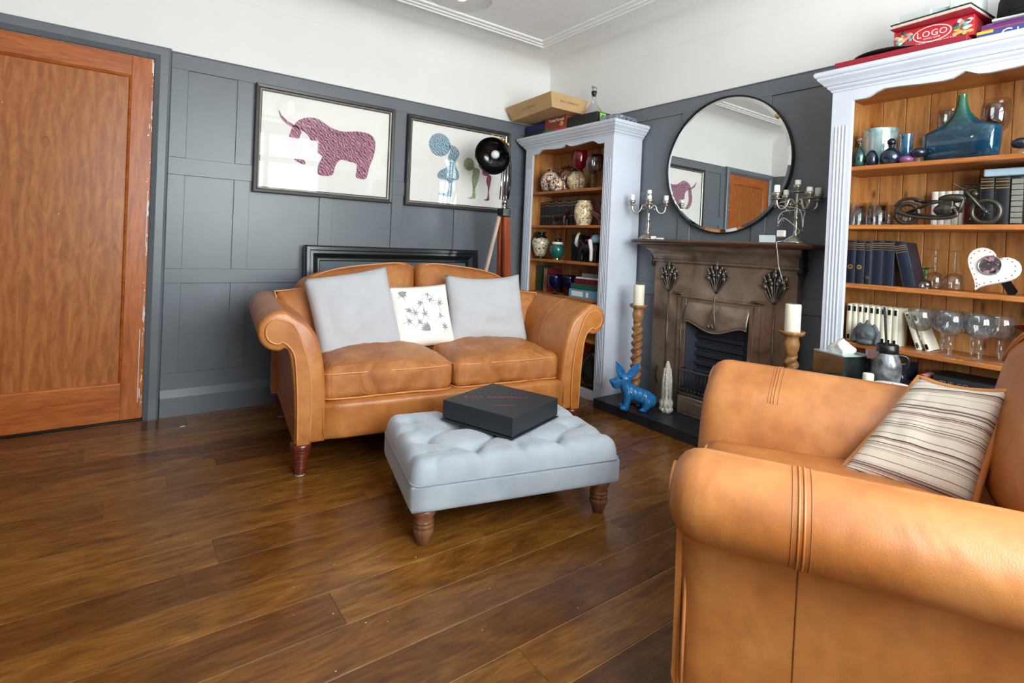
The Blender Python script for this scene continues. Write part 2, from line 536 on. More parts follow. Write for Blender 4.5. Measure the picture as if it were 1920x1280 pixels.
def pillow(w_, h_, t_, n=16, pinch=.06, sag=0, seed=0, wr=.006, power=.42):
    """scatter cushion standing in the XY plane (x width, y height), thickness along z"""
    bm = NB()
    def pt(i, j, side):
        u, v = -1+2*i/n, -1+2*j/n
        k = max(0, (1-abs(u)**2.6))*max(0, (1-abs(v)**2.6))
        x = w_/2*u*(1-pinch*(1-v*v)*abs(u)**2)
        y = h_/2*v*(1-pinch*(1-u*u)*abs(v)**2)
        z = side*t_/2*k**power
        if side > 0 and wr:
            z += wr*k*(noise.noise(Vector((u*2.3+seed, v*2.3, 0)))+.6*noise.noise(Vector((u*5+seed, v*5, 3))))
        y -= sag*(1-u*u)*max(0, v)
        return (x, y, z)
    g = {}
    for side in (1, -1):
        for i in range(n+1):
            for j in range(n+1):
                e = i in (0, n) or j in (0, n)
                key = (i, j, 0 if e else side)
                if key not in g: g[key] = bm.verts.new(pt(i, j, side))
        for i in range(n):
            for j in range(n):
                q = []
                for a, b in ((i, j), (i+1, j), (i+1, j+1), (i, j+1)):
                    e = a in (0, n) or b in (0, n)
                    q.append(g[(a, b, 0 if e else side)])
                bm.faces.new(q if side > 0 else q[::-1])
    return bm
def pillow_edge(w_, h_, pinch=.06, n=16, sag=0, z=0):
    pts = []
    def e(u, v):
        return (w_/2*u*(1-pinch*(1-v*v)*abs(u)**2), h_/2*v*(1-pinch*(1-u*u)*abs(v)**2)-sag*(1-u*u)*max(0, v), z)
    for k in range(n): pts.append(e(-1+2*k/n, -1))
    for k in range(n): pts.append(e(1, -1+2*k/n))
    for k in range(n): pts.append(e(1-2*k/n, 1))
    for k in range(n): pts.append(e(-1, 1-2*k/n))
    return pts
def ball(bm, c, r, seg=12, rot=None):
    r = r if isinstance(r, (tuple, list)) else (r, r, r)
    g = bmesh.ops.create_uvsphere(bm, u_segments=seg, v_segments=max(6, seg*2//3), radius=1)
    mt = Matrix.Translation(c) @ (rot.to_matrix().to_4x4() if rot else Matrix()) @ Matrix.Diagonal((r[0], r[1], r[2], 1))
    bmesh.ops.transform(bm, matrix=mt, verts=g['verts'])
    return bm
def limb(bm, pts, rs):
    """chain of overlapping balls along a bent path, for sculpted bodies"""
    P = [Vector(p) for p in pts]
    for i in range(len(P)-1):
        L = (P[i+1]-P[i]).length
        n = max(2, int(L/(min(rs[i], rs[i+1])*.5)))
        for k in range(n+1):
            t = k/n
            ball(bm, P[i].lerp(P[i+1], t), rs[i]*(1-t)+rs[i+1]*t, 8)
    return bm
def sculpt(name, bm, mat, parent=None, loc=(0, 0, 0), rot=(0, 0, 0), vox=.005, sm=4):
    o = link(name, bm, mat, parent, loc, rot, True, weld=False)
    r = o.modifiers.new('skin', 'REMESH'); r.mode = 'VOXEL'; r.voxel_size = vox; r.use_smooth_shade = True
    s = o.modifiers.new('smooth', 'SMOOTH'); s.iterations = sm; s.factor = .5
    return o
def text(name, body, size, mat, parent, loc, rot, extrude=.0006, align='CENTER', sx=1, spacing=1):
    cu = bpy.data.curves.new(name, 'FONT')
    cu.body = body; cu.size = size; cu.extrude = extrude; cu.align_x = align; cu.align_y = 'CENTER'
    cu.resolution_u = 2; cu.space_character = spacing
    tmp = bpy.data.objects.new(name, cu)
    C.objects.link(tmp)
    bpy.context.view_layer.update()
    me = bpy.data.meshes.new_from_object(tmp.evaluated_get(bpy.context.evaluated_depsgraph_get()))
    bpy.data.objects.remove(tmp, do_unlink=True)
    o = bpy.data.objects.new(name, me)
    C.objects.link(o)
    me.materials.clear(); me.materials.append(M(mat))
    o.parent = parent; o.location = loc; o.rotation_euler = rot; o.scale = (sx, 1, 1)
    return o
def quick(rgb, rough=.5, metal=0, coat=None):
    return_name = 'colour_%d_%d_%d_%d' % (*rgb, int(rough*100))
    plain(return_name, rgb, rough, metal, .04, 20, coat=coat)
    return return_name

# ------------------------------------------------------------ room shell
RX, RY, RZ = -3.75, -4.4, 2.56
# floor: separate boards on a thin bed
fl = struct(link('floor', BX(RX-.1, .1, RY-.1, .1, -.06, -.002), 'floor_seam'))
known = {}
PITCH, Y0 = .1597, -1.002
for x, y in ((-2.731, -.926), (-2.632, -1.586), (-2.385, -2.062), (-2.072, -1.414), (-1.823, -1.92), (-2.535, -.737), (-2.044, -2.475)):
    known.setdefault(math.floor((Y0-y)/PITCH), []).append(x)
k = -7
while Y0-k*PITCH > RY:
    ya, yb = min(0, Y0-k*PITCH), max(RY, Y0-(k+1)*PITCH)
    js = list(known.get(k, []))
    if not js: js = [random.uniform(-3.3, -2.9)] if k % 2 else [random.uniform(-1.0, -.5)]
    if js[0] < -1.8: js.append(js[0]+random.uniform(1.5, 1.85))
    if js[0] > -1.8: js.insert(0, js[0]-random.uniform(1.9, 2.2))
    xs = [RX]+sorted(j for j in js if RX+.2 < j < -.12)+[0]
    for a, b in zip(xs, xs[1:]):
        cx, cy = (a+b)/2, (ya+yb)/2
        bm = NB(); lx, ly = (b-a)/2-.0003, (ya-yb)/2-.0012
        box(bm, -lx, lx, -ly, ly, -.002, 0)
        bmesh.ops.bevel(bm, geom=[e for e in bm.edges if all(v.co.z > -.001 for v in e.verts)], offset=.0009, segments=1, affect='EDGES')
        link('floorboard', bm, 'oak_floor', fl, (cx, cy, 0))
    k += 1

def wall(name, x0, x1, y0, y1, z0, z1, mat='white_plaster'):
    return struct(link(name, BX(x0, x1, y0, y1, z0, z1), mat))
wl = wall('wall_left', RX-.1, .1, .014, .12, 0, RZ)
wr_ = wall('wall_right', .014, .12, RY-.1, .014, 0, RZ)
ce = struct(link('ceiling', BX(RX-.1, .12, RY-.1, .12, RZ, RZ+.1), 'ceiling_paper'))
# coved joint between walls and ceiling
cr = .15
def cove(bm, p, q, nrm):
    prev = None
    for k in range(9):
        a = PI/2*k/8
        off = cr*(1-math.sin(a)); zz = RZ-cr*(1-math.cos(a))
        off, zz = cr*(1-math.cos(a)), RZ-cr+cr*math.sin(a)
        pa = bm.verts.new((p[0]+nrm[0]*off, p[1]+nrm[1]*off, zz)); pb = bm.verts.new((q[0]+nrm[0]*off, q[1]+nrm[1]*off, zz))
        if prev: bm.faces.new((prev[0], prev[1], pb, pa))
        prev = (pa, pb)
    return bm
for p, q, n_ in (((RX, .013), (.013, .013), (0, -1)), ((.013, .013), (.013, RY), (-1, 0))):
    o = link('cove', cove(NB(), p, q, n_), 'white_plaster', ce, smooth=True)
# raised moulding frame on the ceiling
def ring(bm, x0, x1, y0, y1, prof):
    rings = []
    for sx, sy in ((-1, -1), (1, -1), (1, 1), (-1, 1)):
        X, Y = (x0 if sx < 0 else x1), (y0 if sy < 0 else y1)
        rings.append([bm.verts.new((X+sx*o_, Y+sy*o_, z_)) for o_, z_ in prof])
    for a in range(4):
        A, B = rings[a], rings[(a+1) % 4]
        for k in range(len(prof)-1):
            bm.faces.new((A[k], B[k], B[k+1], A[k+1]))
    return bm
pr = [(-.055, RZ-.001), (-.055, RZ-.012), (-.043, RZ-.016), (-.037, RZ-.008), (-.03, RZ-.008), (-.022, RZ-.022), (-.013, RZ-.022), (-.008, RZ-.013), (-.002, RZ-.013), (.006, RZ-.028), (.014, RZ-.028), (.02, RZ-.014), (.02, RZ-.001)]
tr_ = struct(link('trim_1', ring(NB(), RX+.42, -.4, RY+.42, -.385, pr), 'white_paint'))

# grey panelling: recessed field with rails, stiles and separate panels
ROWS = ((1.454, 1.945), (.83, 1.357), (.24, .748))
TOP = 2.03
def panelling(parent, spans, lo, hi, axis):
    """axis 'x': left wall (boards proud towards -y); axis 'y': right wall (proud towards -x)"""
    def put(nm, a0, a1, z0, z1, d, th, bev=.0015):
        if axis == 'x': bm = BX(a0, a1, d-th, d, z0, z1, bev)
        else: bm = BX(d-th, d, min(a0, a1), max(a0, a1), z0, z1, bev)
        return link(nm, bm, 'grey_paint', parent)
    zs = [(1.945, TOP), (1.357, 1.454), (.748, .83), (.0, .24)]
    for z0, z1 in zs: put('rail', lo, hi, z0, z1, .0135, .0135)
    st = []
    cur = lo
    for a, b in spans:
        st.append((cur, a)); cur = b
    st.append((cur, hi))
    for z0, z1 in ROWS:
        for a, b in st:
            if abs(b-a) > .004: put('stile', a+math.copysign(.0004, b-a), b-math.copysign(.0004, b-a), z0, z1, .0135, .0135)
        for a, b in spans: put('panel', a+math.copysign(.001, b-a), b-math.copysign(.001, b-a), z0+.001, z1-.001, .0135, .004, 0)
panelling(wl, [(-2.634, -2.385), (-2.30, -1.888), (-1.803, -1.391), (-1.306, -.887), (-.802, -.385), (-.30, -.08)], -2.716, 0, 'x')
panelling(wr_, [(-.08, -.40), (-.485, -.87), (-.96, -1.36), (-1.45, -1.862), (-1.945, -2.36), (-2.445, -2.86), (-2.945, -3.36), (-3.445, -3.86), (-3.945, -4.3)], 0, RY, 'y')
# thin capping line on the top rail
link('rail_cap', BX(-2.716, 0, -.004, .0135, TOP, TOP+.006), 'grey_paint', wl)
link('rail_cap', BX(-.004, .0135, RY, 0, TOP, TOP+.006), 'grey_paint', wr_)
# skirting with chamfered top
sk = prism(NB(), [(0, 0), (-.022, 0), (-.022, .107), (-.006, .149), (0, .149)], -2.716, -.4, 'x')
for v in sk.verts:
    v.co = Vector((v.co.x, v.co.y, v.co.z))
bm = NB()
def skirt(bm, p, q, nrm):
    pro = [(0, 0), (.022, 0), (.022, .107), (.005, .149), (0, .149)]
    A = [bm.verts.new((p[0]+nrm[0]*d, p[1]+nrm[1]*d, z)) for d, z in pro]
    B = [bm.verts.new((q[0]+nrm[0]*d, q[1]+nrm[1]*d, z)) for d, z in pro]
    for k in range(4): bm.faces.new((A[k], A[k+1], B[k+1], B[k]))
    bm.faces.new(A); bm.faces.new(B[::-1])
    return bm
sk.free()
struct(link('baseboard_left', skirt(bm, (-2.716, 0), (-.0, 0), (0, -1)), 'grey_paint'))
struct(link('baseboard_right', skirt(NB(), (0, -2.3), (0, RY), (-1, 0)), 'grey_paint'))
# door with one tall sunk panel, worn along its edge
DX0, DX1, DZ = -3.66, -2.792, 1.97
dr = struct(thing('door_1', 'x', 'door', (DX0, 0, 0)))
del dr['label'], dr['category']
W = DX1-DX0
yF = -.006
link('stile', BX(.003, .1, yF, .04, .012, DZ-.004, .002), 'door_stile_wood', dr)
link('stile', BX(W-.1, W-.003, yF, .04, .012, DZ-.004, .002), 'door_stile_wood', dr)
link('rail', BX(.1, W-.1, yF, .04, 1.862, DZ-.004, .002), 'door_rail_wood', dr)
link('rail', BX(.1, W-.1, yF, .04, .012, .205, .002), 'door_rail_wood', dr)
link('panel', BX(.1, W-.1, yF+.012, .0135, .205, 1.862), 'door_veneer', dr)
# ovolo bead round the panel
bm = NB()
for a in (0,):
    pts = [(.1, .205), (W-.1, .205), (W-.1, 1.862), (.1, 1.862)]
    inn = [(.114, .219), (W-.114, .219), (W-.114, 1.848), (.114, 1.848)]
    A = [bm.verts.new((p[0], yF+.001, p[1])) for p in pts]; Mi = [bm.verts.new(((p[0]+q[0])/2, yF+.004, (p[1]+q[1])/2)) for p, q in zip(pts, inn)]; B = [bm.verts.new((p[0], yF+.013, p[1])) for p in inn]
    for k in range(4):
        j = (k+1) % 4
        bm.faces.new((A[k], A[j], Mi[j], Mi[k])); bm.faces.new((Mi[k], Mi[j], B[j], B[k]))
link('panel_bead', bm, 'door_rail_wood', dr)
# flecks of old white paint along the closing edge
bm = NB()
rr = random.Random(3)
for k in range(46):
    z = rr.uniform(.06, 1.9); l = rr.choice((.006, .012, .03, .07))*rr.uniform(.6, 1.4)
    x = W-.004-abs(rr.gauss(0, .005))
    box(bm, x-.0025*rr.uniform(.5, 1.4), x, yF-.0012, yF+.001, z, z+l)
for x, z, s_ in ((W-.022, 1.55, .006), (W-.02, 1.30, .004), (W-.018, .75, .004), (W-.38, 1.1, .003), (W-.6, 1.62, .003)):
    box(bm, x, x+s_, yF-.0012, yF+.001, z, z+s_*1.4)
box(bm, W-.026, W-.0235, yF-.001, yF+.001, .1, .5)
box(bm, W-.014, W-.012, yF-.001, yF+.001, .95, 1.25)
pf = link('paint_fleck', bm, 'white_paint', dr); pf['kind'] = 'stuff'
# hook ring hole mark on the panel
bm = NB(); tube(bm, [(.43+.012*math.cos(a_), yF+.0115, 1.46+.026*math.sin(a_)) for a_ in [2*PI*k/14 for k in range(14)]], .0018, 5, True)
link('knot_mark', bm, 'door_rail_wood', dr)
# architrave
bm = NB()
def arch(bm, outer):
    pro = [(0, 0), (0, -.012), (.024, -.03), (.06, -.03), (.07, -.024), (.076, 0)]
    path = [(DX1, 0, 1), (DX1, DZ, 1)]
    ringsv = []
    for (px, pz, sx, sz) in ((DX0, 0, -1, 0), (DX0, DZ, -1, 1), (DX1, DZ, 1, 1), (DX1, 0, 1, 0)):
        ringsv.append([bm.verts.new((px+sx*o_, y_, pz+sz*o_)) for o_, y_ in pro])
    for a in range(3):
        A, B = ringsv[a], ringsv[a+1]
        for k in range(len(pro)-1): bm.faces.new((A[k], B[k], B[k+1], A[k+1]))
    bm.faces.new(ringsv[0]); bm.faces.new(ringsv[3][::-1])
    return bm
struct(link('trim_2', arch(NB(), 0), 'grey_paint'))
# dark threshold bar
struct(link('trim_3', BX(DX0, DX1, -.012, .02, 0, .011, .003), 'black_satin'))
# plain side wall left of the door, and rear wall with the wide window
def wall_with_hole(name, axis, pos, th, a0, a1, h0, h1, z0, z1):
    bm = NB()
    def b(p, q, za, zb):
        if axis == 'y': box(bm, p, q, pos-th, pos, za, zb)
        else: box(bm, pos-th, pos, p, q, za, zb)
    b(a0, h0, 0, RZ); b(h1, a1, 0, RZ); b(h0, h1, 0, z0); b(h0, h1, z1, RZ)
    return struct(link(name, bm, 'white_plaster'))
WZ0, WZ1 = .78, 2.46
wrear = wall_with_hole('wall_rear', 'y', RY, .12, RX-.1, .12, -2.83, -.6, WZ0, WZ1)
wside = wall('wall_side', RX-.12, RX, RY-.1, .12, 0, RZ)
for nm, a0, a1, parent in (('dado_panel', RX, -2.93, wrear), ('dado_panel', -.52, 0, wrear)):
    link(nm, BX(a0, a1, RY, RY+.013, .0, TOP), 'grey_paint', parent)
link('dado_panel', BX(-2.93, -.52, RY, RY+.013, 0, WZ0-.06), 'grey_paint', wrear)
link('dado_panel', BX(RX, RX+.013, RY, 0, 0, TOP), 'grey_paint', wside)
def window(name, axis, pos, h0, h1, z0, z1, mull, trans):
    wd = struct(bpy.data.objects.new(name, None)); C.objects.link(wd)
    def b(nm, p, q, za, zb, d0, d1, mat='white_paint'):
        if axis == 'y': bm = BX(p, q, pos+d0, pos+d1, za, zb, .003 if mat != 'pane_glass' else 0)
        else: bm = BX(pos+d0, pos+d1, p, q, za, zb, .003 if mat != 'pane_glass' else 0)
        return link(nm, bm, mat, wd)
    b('window_sill', h0-.06, h1+.06, z0-.05, z0, -.1, .07)
    b('window_frame', h0, h0+.05, z0, z1, -.09, -.02); b('window_frame', h1-.05, h1, z0, z1, -.09, -.02)
    b('window_frame', h0, h1, z0, z0+.05, -.09, -.02); b('window_frame', h0, h1, z1-.05, z1, -.09, -.02)
    for mx_ in mull: b('mullion', mx_-.035, mx_+.035, z0, z1, -.09, -.02)
    b('transom', h0, h1, trans-.04, trans+.04, -.09, -.015)
    xs = [h0+.05]+[q for mx_ in mull for q in (mx_-.035, mx_+.035)]+[h1-.05]
    for k in range(0, len(xs), 2):
        b('pane', xs[k], xs[k+1], z0+.05, trans-.04, -.06, -.056, 'pane_glass'); b('pane', xs[k], xs[k+1], trans+.04, z1-.05, -.06, -.056, 'pane_glass')
window('window_1', 'y', RY, -2.83, -.6, WZ0, WZ1, (-2.07, -1.35), 2.07)
# ------------------------------------------------------------ upholstered furniture
def arm_profile(s=1):
    """section of a scrolled arm on the +x side: (x, z); inner face at smaller x"""
    c, r = (.846, .640), .086
    pts = [(.64, .143), (.64, .30), (.65, .45), (.675, .57), (.715, .65)]
    for k in range(0, 13):
        a = R(112-k*(112+112)/12)
        pts.append((c[0]+r*math.cos(a), c[1]+r*math.sin(a)))
    pts += [(.795, .50), (.782, .40), (.772, .28), (.768, .143)]
    return pts
def sweep_arm(prof, ys, shrink=None):
    """loft the section along y with rounded ends"""
    bm = NB()
    cx = sum(p[0] for p in prof)/len(prof); cz = sum(p[1] for p in prof)/len(prof)
    rings = []
    for y, s in ys:
        ring_ = []
        n = len(prof)
        for k, (x, z) in enumerate(prof):
            a, b = Vector((prof[k-1][0], prof[k-1][1])), Vector((prof[(k+1) % n][0], prof[(k+1) % n][1]))
            t_ = (b-a).normalized()
            nr = Vector((t_.y, -t_.x))
            ring_.append(bm.verts.new((x+nr.x*s, y, z+nr.y*s)))
        rings.append(ring_)
    n = len(prof)
    for A, B in zip(rings, rings[1:]):
        for k in range(n):
            bm.faces.new((A[k], A[(k+1) % n], B[(k+1) % n], B[k]))
    f1 = bm.faces.new(rings[0]); f2 = bm.faces.new(rings[-1][::-1])
    bmesh.ops.triangulate(bm, faces=[f1, f2])
    return bm
def mirror_x(bm):
    for v in bm.verts: v.co.x = -v.co.x
    bmesh.ops.reverse_faces(bm, faces=bm.faces)
    return bm
def arm_parts(parent, side, prof, yf, yb, mat, loc=(0, 0, 0), rot=(0, 0, 0), seams=()):
    """side +1 right / -1 left"""
    dense = [tuple(p) for p in spline([(a, b, 0) for a, b in prof], 3)]
    dense = [(p[0], p[1]) for p in dense]
    sgn = 1
    test = sum(dense[k-1][0]*dense[k][1]-dense[k][0]*dense[k-1][1] for k in range(len(dense)))
    e = .022
    ins = [(yf, -.016), (yf+.004, -.007), (yf+.012, -.002), (yf+.022, 0)]
    L = yb-yf-.05
    mid = [(yf+.03+L*k/8, 0) for k in range(9)]
    ys = ins+mid+[(yb-.01, -.004), (yb, -.018)]
    if test < 0: ys = [(y, -s) for y, s in ys]
    bm = sweep_arm(dense, ys)
    ysg = -1 if test > 0 else 1
    if side < 0: mirror_x(bm)
    arm = link('arm', bm, mat, parent, loc, rot)
    angle_smooth(arm, 60)
    # facing panel on the front of the arm with a piped edge
    fp = []
    c, r = Vector((.846, .640)), .052
    for k in range(11):
        a = R(120-k*235/10)
        fp.append((c.x+r*math.cos(a)+.002, c.y+r*math.sin(a)))
    outl = [(.706, .145), (.706, .35), (.722, .49), (.757, .60), (.79, .668)]+fp[1:]+[(.785, .545), (.770, .45), (.760, .30), (.757, .145)]
    outl = [(p.x, p.y) for p in spline([(a, b, 0) for a, b in outl], 3)]
    bm = prism(NB(), outl, yf-.007, yf+.006)
    if side < 0: mirror_x(bm)
    f = link('arm_facing', bm, mat, arm); angle_smooth(f, 40)
    bm = tube(NB(), [(side*a, yf-.005, b) for a, b in outl], .0042, 6, False)
    link('piping', bm, 'leather_piping', arm, smooth=True)
    for y in seams:
        for d in (-.012, 0, .012):
            pts = [(side*(x+0), y+d, z) for x, z in dense[6:-4]]
            bm = tube(NB(), pts, .0022 if d == 0 else .001, 5, False)
            link('seam', bm, 'stitching' if d else mat, arm, smooth=True)
    return arm
PROF = arm_profile()

def make_sofa():
    a = -7.8
    p = Vector((-2.25, -1.155)); ca, sa = math.cos(R(a)), math.sin(R(a))
    s0 = .712
    # origin: middle of the footprint; front edge of the arms at local y = -.475
    ox, oy = p.x+ca*s0-sa*.475, p.y+sa*s0+ca*.475
    so = thing('sofa', 'tan leather two-seater sofa with scrolled arms against the grey panelled wall', 'sofa', (ox, oy, 0), R(a))
    so.scale = (.975, 1, 1)
    for sd in (1, -1):
        arm_parts(so, sd, PROF, -.475, .40, 'tan_leather', seams=(-.19,) if sd > 0 else ())
    # seat base with soft lower roll
    bm = rbox(1.32, .90, .17, .02, 8, 0); 
    link('seat_base', bm, 'tan_leather', so, (0, -.022, .143+.083), smooth=True)
    # back frame: camel-back board
    top = [(-.80, .60), (-.74, .70), (-.60, .78), (-.40, .835), (-.15, .872), (0, .88), (.15, .872), (.40, .835), (.60, .78), (.74, .70), (.80, .60)]
    outl = [(p_.x, p_.y) for p_ in spline([(x, z, 0) for x, z in top], 4)]
    poly = [(-.80, .15)]+outl+[(.80, .15)]
    bm = prism(NB(), poly, .34, .47)
    bmesh.ops.bevel(bm, geom=[e for e in bm.edges if abs(e.verts[0].co.y-e.verts[1].co.y) < 1e-5 and len(e.link_faces) == 2 and e.calc_face_angle(0) > .8], offset=.025, segments=3, affect='EDGES')
    o = link('back_frame', bm, 'tan_leather', so); angle_smooth(o, 50)
    # two seat cushions
    for sd in (-1, 1):
        bm = rbox(.648, .67, .15, .046, 18, .05, .0, .013, sd*3)
        cu = link('seat_cushion', bm, 'tan_leather_cushion', so, (sd*.327, -.10, .376), smooth=True)
        for zz in (.052, -.062):
            hx, hy, rr_ = .322, .329, .05
            pts = []
            for cx, cy, a0 in ((hx-rr_, -hy+rr_, -90), (hx-rr_, hy-rr_, 0), (-hx+rr_, hy-rr_, 90), (-hx+rr_, -hy+rr_, 180)):
                for k in range(5):
                    q = R(a0+22.5*k); pts.append((cx+rr_*math.cos(q), cy+rr_*math.sin(q), zz))
            full = []
            for i_ in range(len(pts)):
                a_, b_ = Vector(pts[i_]), Vector(pts[(i_+1) % len(pts)])
                n_ = max(1, int((b_-a_).length/.03))
                full += [a_.lerp(b_, k/n_) for k in range(n_)]
            full = [q+Vector((0, 0, .004*noise.noise(q*7+Vector((sd*4, 0, zz*50))))) for q in full]
            link('piping', tube(NB(), full, .0045, 6, True), 'leather_piping', cu, smooth=True)
    # two back cushions with arched tops
    for sd in (-1, 1):
        bm = rbox(.70, .17, .44, .07, 12, .0, 0, .006, sd*7)
        for v in bm.verts:
            u = (v.co.x/.35)*sd       # +1 towards the arm, -1 towards the middle
            tz = (v.co.z+.22)/.44
            v.co.z += tz*(.045-.035*(u+1)-.05*max(0, u)**2)
            v.co.y -= .05*(1-(v.co.x/.35)**2)*(1-(2*tz-1)**2)
        cu = link('back_cushion', bm, 'tan_leather_cushion', so, (sd*.352, .29, .652), (R(-8), 0, 0), smooth=True)
        edge = []
        for k in range(29):
            u = -1+2*k/28
            uu = u*sd
            edge.append((u*.335, -.055-.02*(1-u*u), .215+(.045-.035*(uu+1)-.05*max(0, uu)**2)-.06*abs(u)**8))
        link('piping', tube(NB(), edge, .0048, 6), 'leather_piping', cu, smooth=True)
    # turned tapering feet with pale castor tips
    prof = [(.046, .143), (.046, .118), (.04, .112), (.042, .104), (.037, .096), (.038, .09), (.032, .07), (.033, .066), (.027, .04), (.028, .036), (.021, .012), (.024, .008), (.024, .005)]
    for x, y in ((-.735, -.435), (.735, -.435), (-.735, .40), (.735, .40)):
        lg = link('leg', LA([(r, z) for r, z in prof][::-1], 20), 'mahogany', so, (x, y, 0), smooth=True)
        for zz, rr_ in ((.111, .0415), (.095, .038), (.068, .0335), (.038, .0285)):
            link('turned_ring', tube(NB(), [(rr_*math.cos(q), rr_*math.sin(q), zz) for q in [2*PI*k/20 for k in range(20)]], .0022, 5, True), 'mahogany', lg, smooth=True)
        link('castor_tip', LA([(.021, 0), (.023, .003), (.021, .007)], 16), 'wax_white', lg)
    return so
sofa = make_sofa()

# scatter cushions on the sofa
def on_sofa(lx, ly, z):
    a = R(-7.8); l = sofa.location
    return (l.x+math.cos(a)*lx-math.sin(a)*ly, l.y+math.sin(a)*lx+math.cos(a)*ly, z)
def scatter(name, label, w_, h_, t_, pos, lean, yaw, roll, mat, pinch=.06, piping=None, sag=0, seed=0, group=None, wr=.01):
    """cushion whose lower edge stands at pos, leaning back"""
    cu = thing(name, label, 'cushion', pos, group=group)
    cu.rotation_euler = (0, 0, R(-7.8+yaw))
    mt = Matrix.Rotation(R(90-lean), 4, 'X') @ Matrix.Rotation(R(roll), 4, 'Z')
    bm = pillow(w_, h_, t_, 20, pinch, sag, seed, wr)
    bmesh.ops.translate(bm, vec=(0, h_/2, 0), verts=bm.verts)
    bmesh.ops.transform(bm, matrix=mt, verts=bm.verts)
    link('cover', bm, mat, cu, smooth=True)
    if piping:
        pts = [mt @ (Vector(p)+Vector((0, h_/2, 0))) for p in pillow_edge(w_, h_, pinch, 16, sag)]
        link('piping', tube(NB(), pts, .0045, 6, True), piping, cu, smooth=True)
    return cu
scatter('leather_cushion', 'tan leather cushion tucked behind the silver cushion by the scrolled arm near the door', .36, .36, .13, on_sofa(-.555, .06, .44), 20, 14, 8, 'tan_leather_cushion', .05, 'leather_piping', seed=1)
scatter('leather_cushion', 'tan leather cushion tucked behind the silver cushion by the arm next to the bookcase', .36, .34, .13, on_sofa(.555, .06, .44), 20, -10, -8, 'tan_leather_cushion', .05, 'leather_piping', seed=2)
gl_ = scatter('silver_cushion', 'square silver velvet cushion leaning at the door end of the leather sofa', .455, .455, .13, on_sofa(-.375, -.10, .435), 20, 4, 9, 'silver_velvet', .045, None, seed=3, wr=.024)
gr_ = scatter('silver_cushion', 'silver velvet cushion with a raised corner leaning at the bookcase end of sofa', .50, .43, .13, on_sofa(.375, -.07, .45), 20, -3, 1, 'silver_velvet', .045, None, seed=9, sag=.02, wr=.024)
fc = scatter('floral_cushion', 'small ivory cushion printed with grey flowers and birds, middle of the sofa', .365, .365, .11, on_sofa(-.025, -.07, .45), 22, 2, 3, 'ivory_cloth', .05, None, seed=5)
# printed sprigs: small flat petals following the cushion face
rr = random.Random(11)
mt = Matrix.Rotation(R(68), 4, 'X') @ Matrix.Rotation(R(3), 4, 'Z')
def on_face(u, v, off=.0008):
    k = max(0, 1-abs(u)**2.6)*max(0, 1-abs(v)**2.6)
    z = .11/2*k**.42+.01*k*(noise.noise(Vector((u*2.3+5, v*2.3, 0)))+.6*noise.noise(Vector((u*5+5, v*5, 3))))
    return mt @ Vector((.1825*u*(1-.05*(1-v*v)*u*u), .1825*v*(1-.05*(1-u*u)*v*v)+.1825, z+off))
def petal(bm, u, v, ang, L, wd):
    n = 6
    A = []
    for k in range(n+1):
        s = k/n
        for sd in (-1, 1):
            hw = wd*math.sin(PI*s)**.7*sd
            A.append(bm.verts.new(on_face(u+(s*L)*math.cos(ang)-hw*math.sin(ang), v+(s*L)*math.sin(ang)+hw*math.cos(ang), .0014)))
    for k in range(n): bm.faces.new((A[2*k], A[2*k+1], A[2*k+3], A[2*k+2]))
bm = NB()
for u, v in ((-.5, .15), (-.1, .35), (.25, .42), (-.55, -.2), (0, .0), (.5, -.1), (.55, .3), (-.2, -.25), (.2, .62), (-.6, .68), (.62, -.45), (-.3, .05)):
    k0 = rr.uniform(0, 6)
    for j in range(rr.choice((5, 6, 7))):
        petal(bm, u, v, k0+j*2*PI/6, rr.uniform(.08, .15), rr.uniform(.012, .022))
    for j in range(3): petal(bm, u, v, k0+rr.uniform(0, 6), .28, .006)
for k in range(5): petal(bm, .1, -.55, 1.9+.25*k, .32, .03)
for k in range(4): petal(bm, -.75, .75, -.9+.3*k, .28, .03)
fp_ = link('flower_print', bm, 'grey_print', fc, smooth=True); fp_['kind'] = 'stuff'

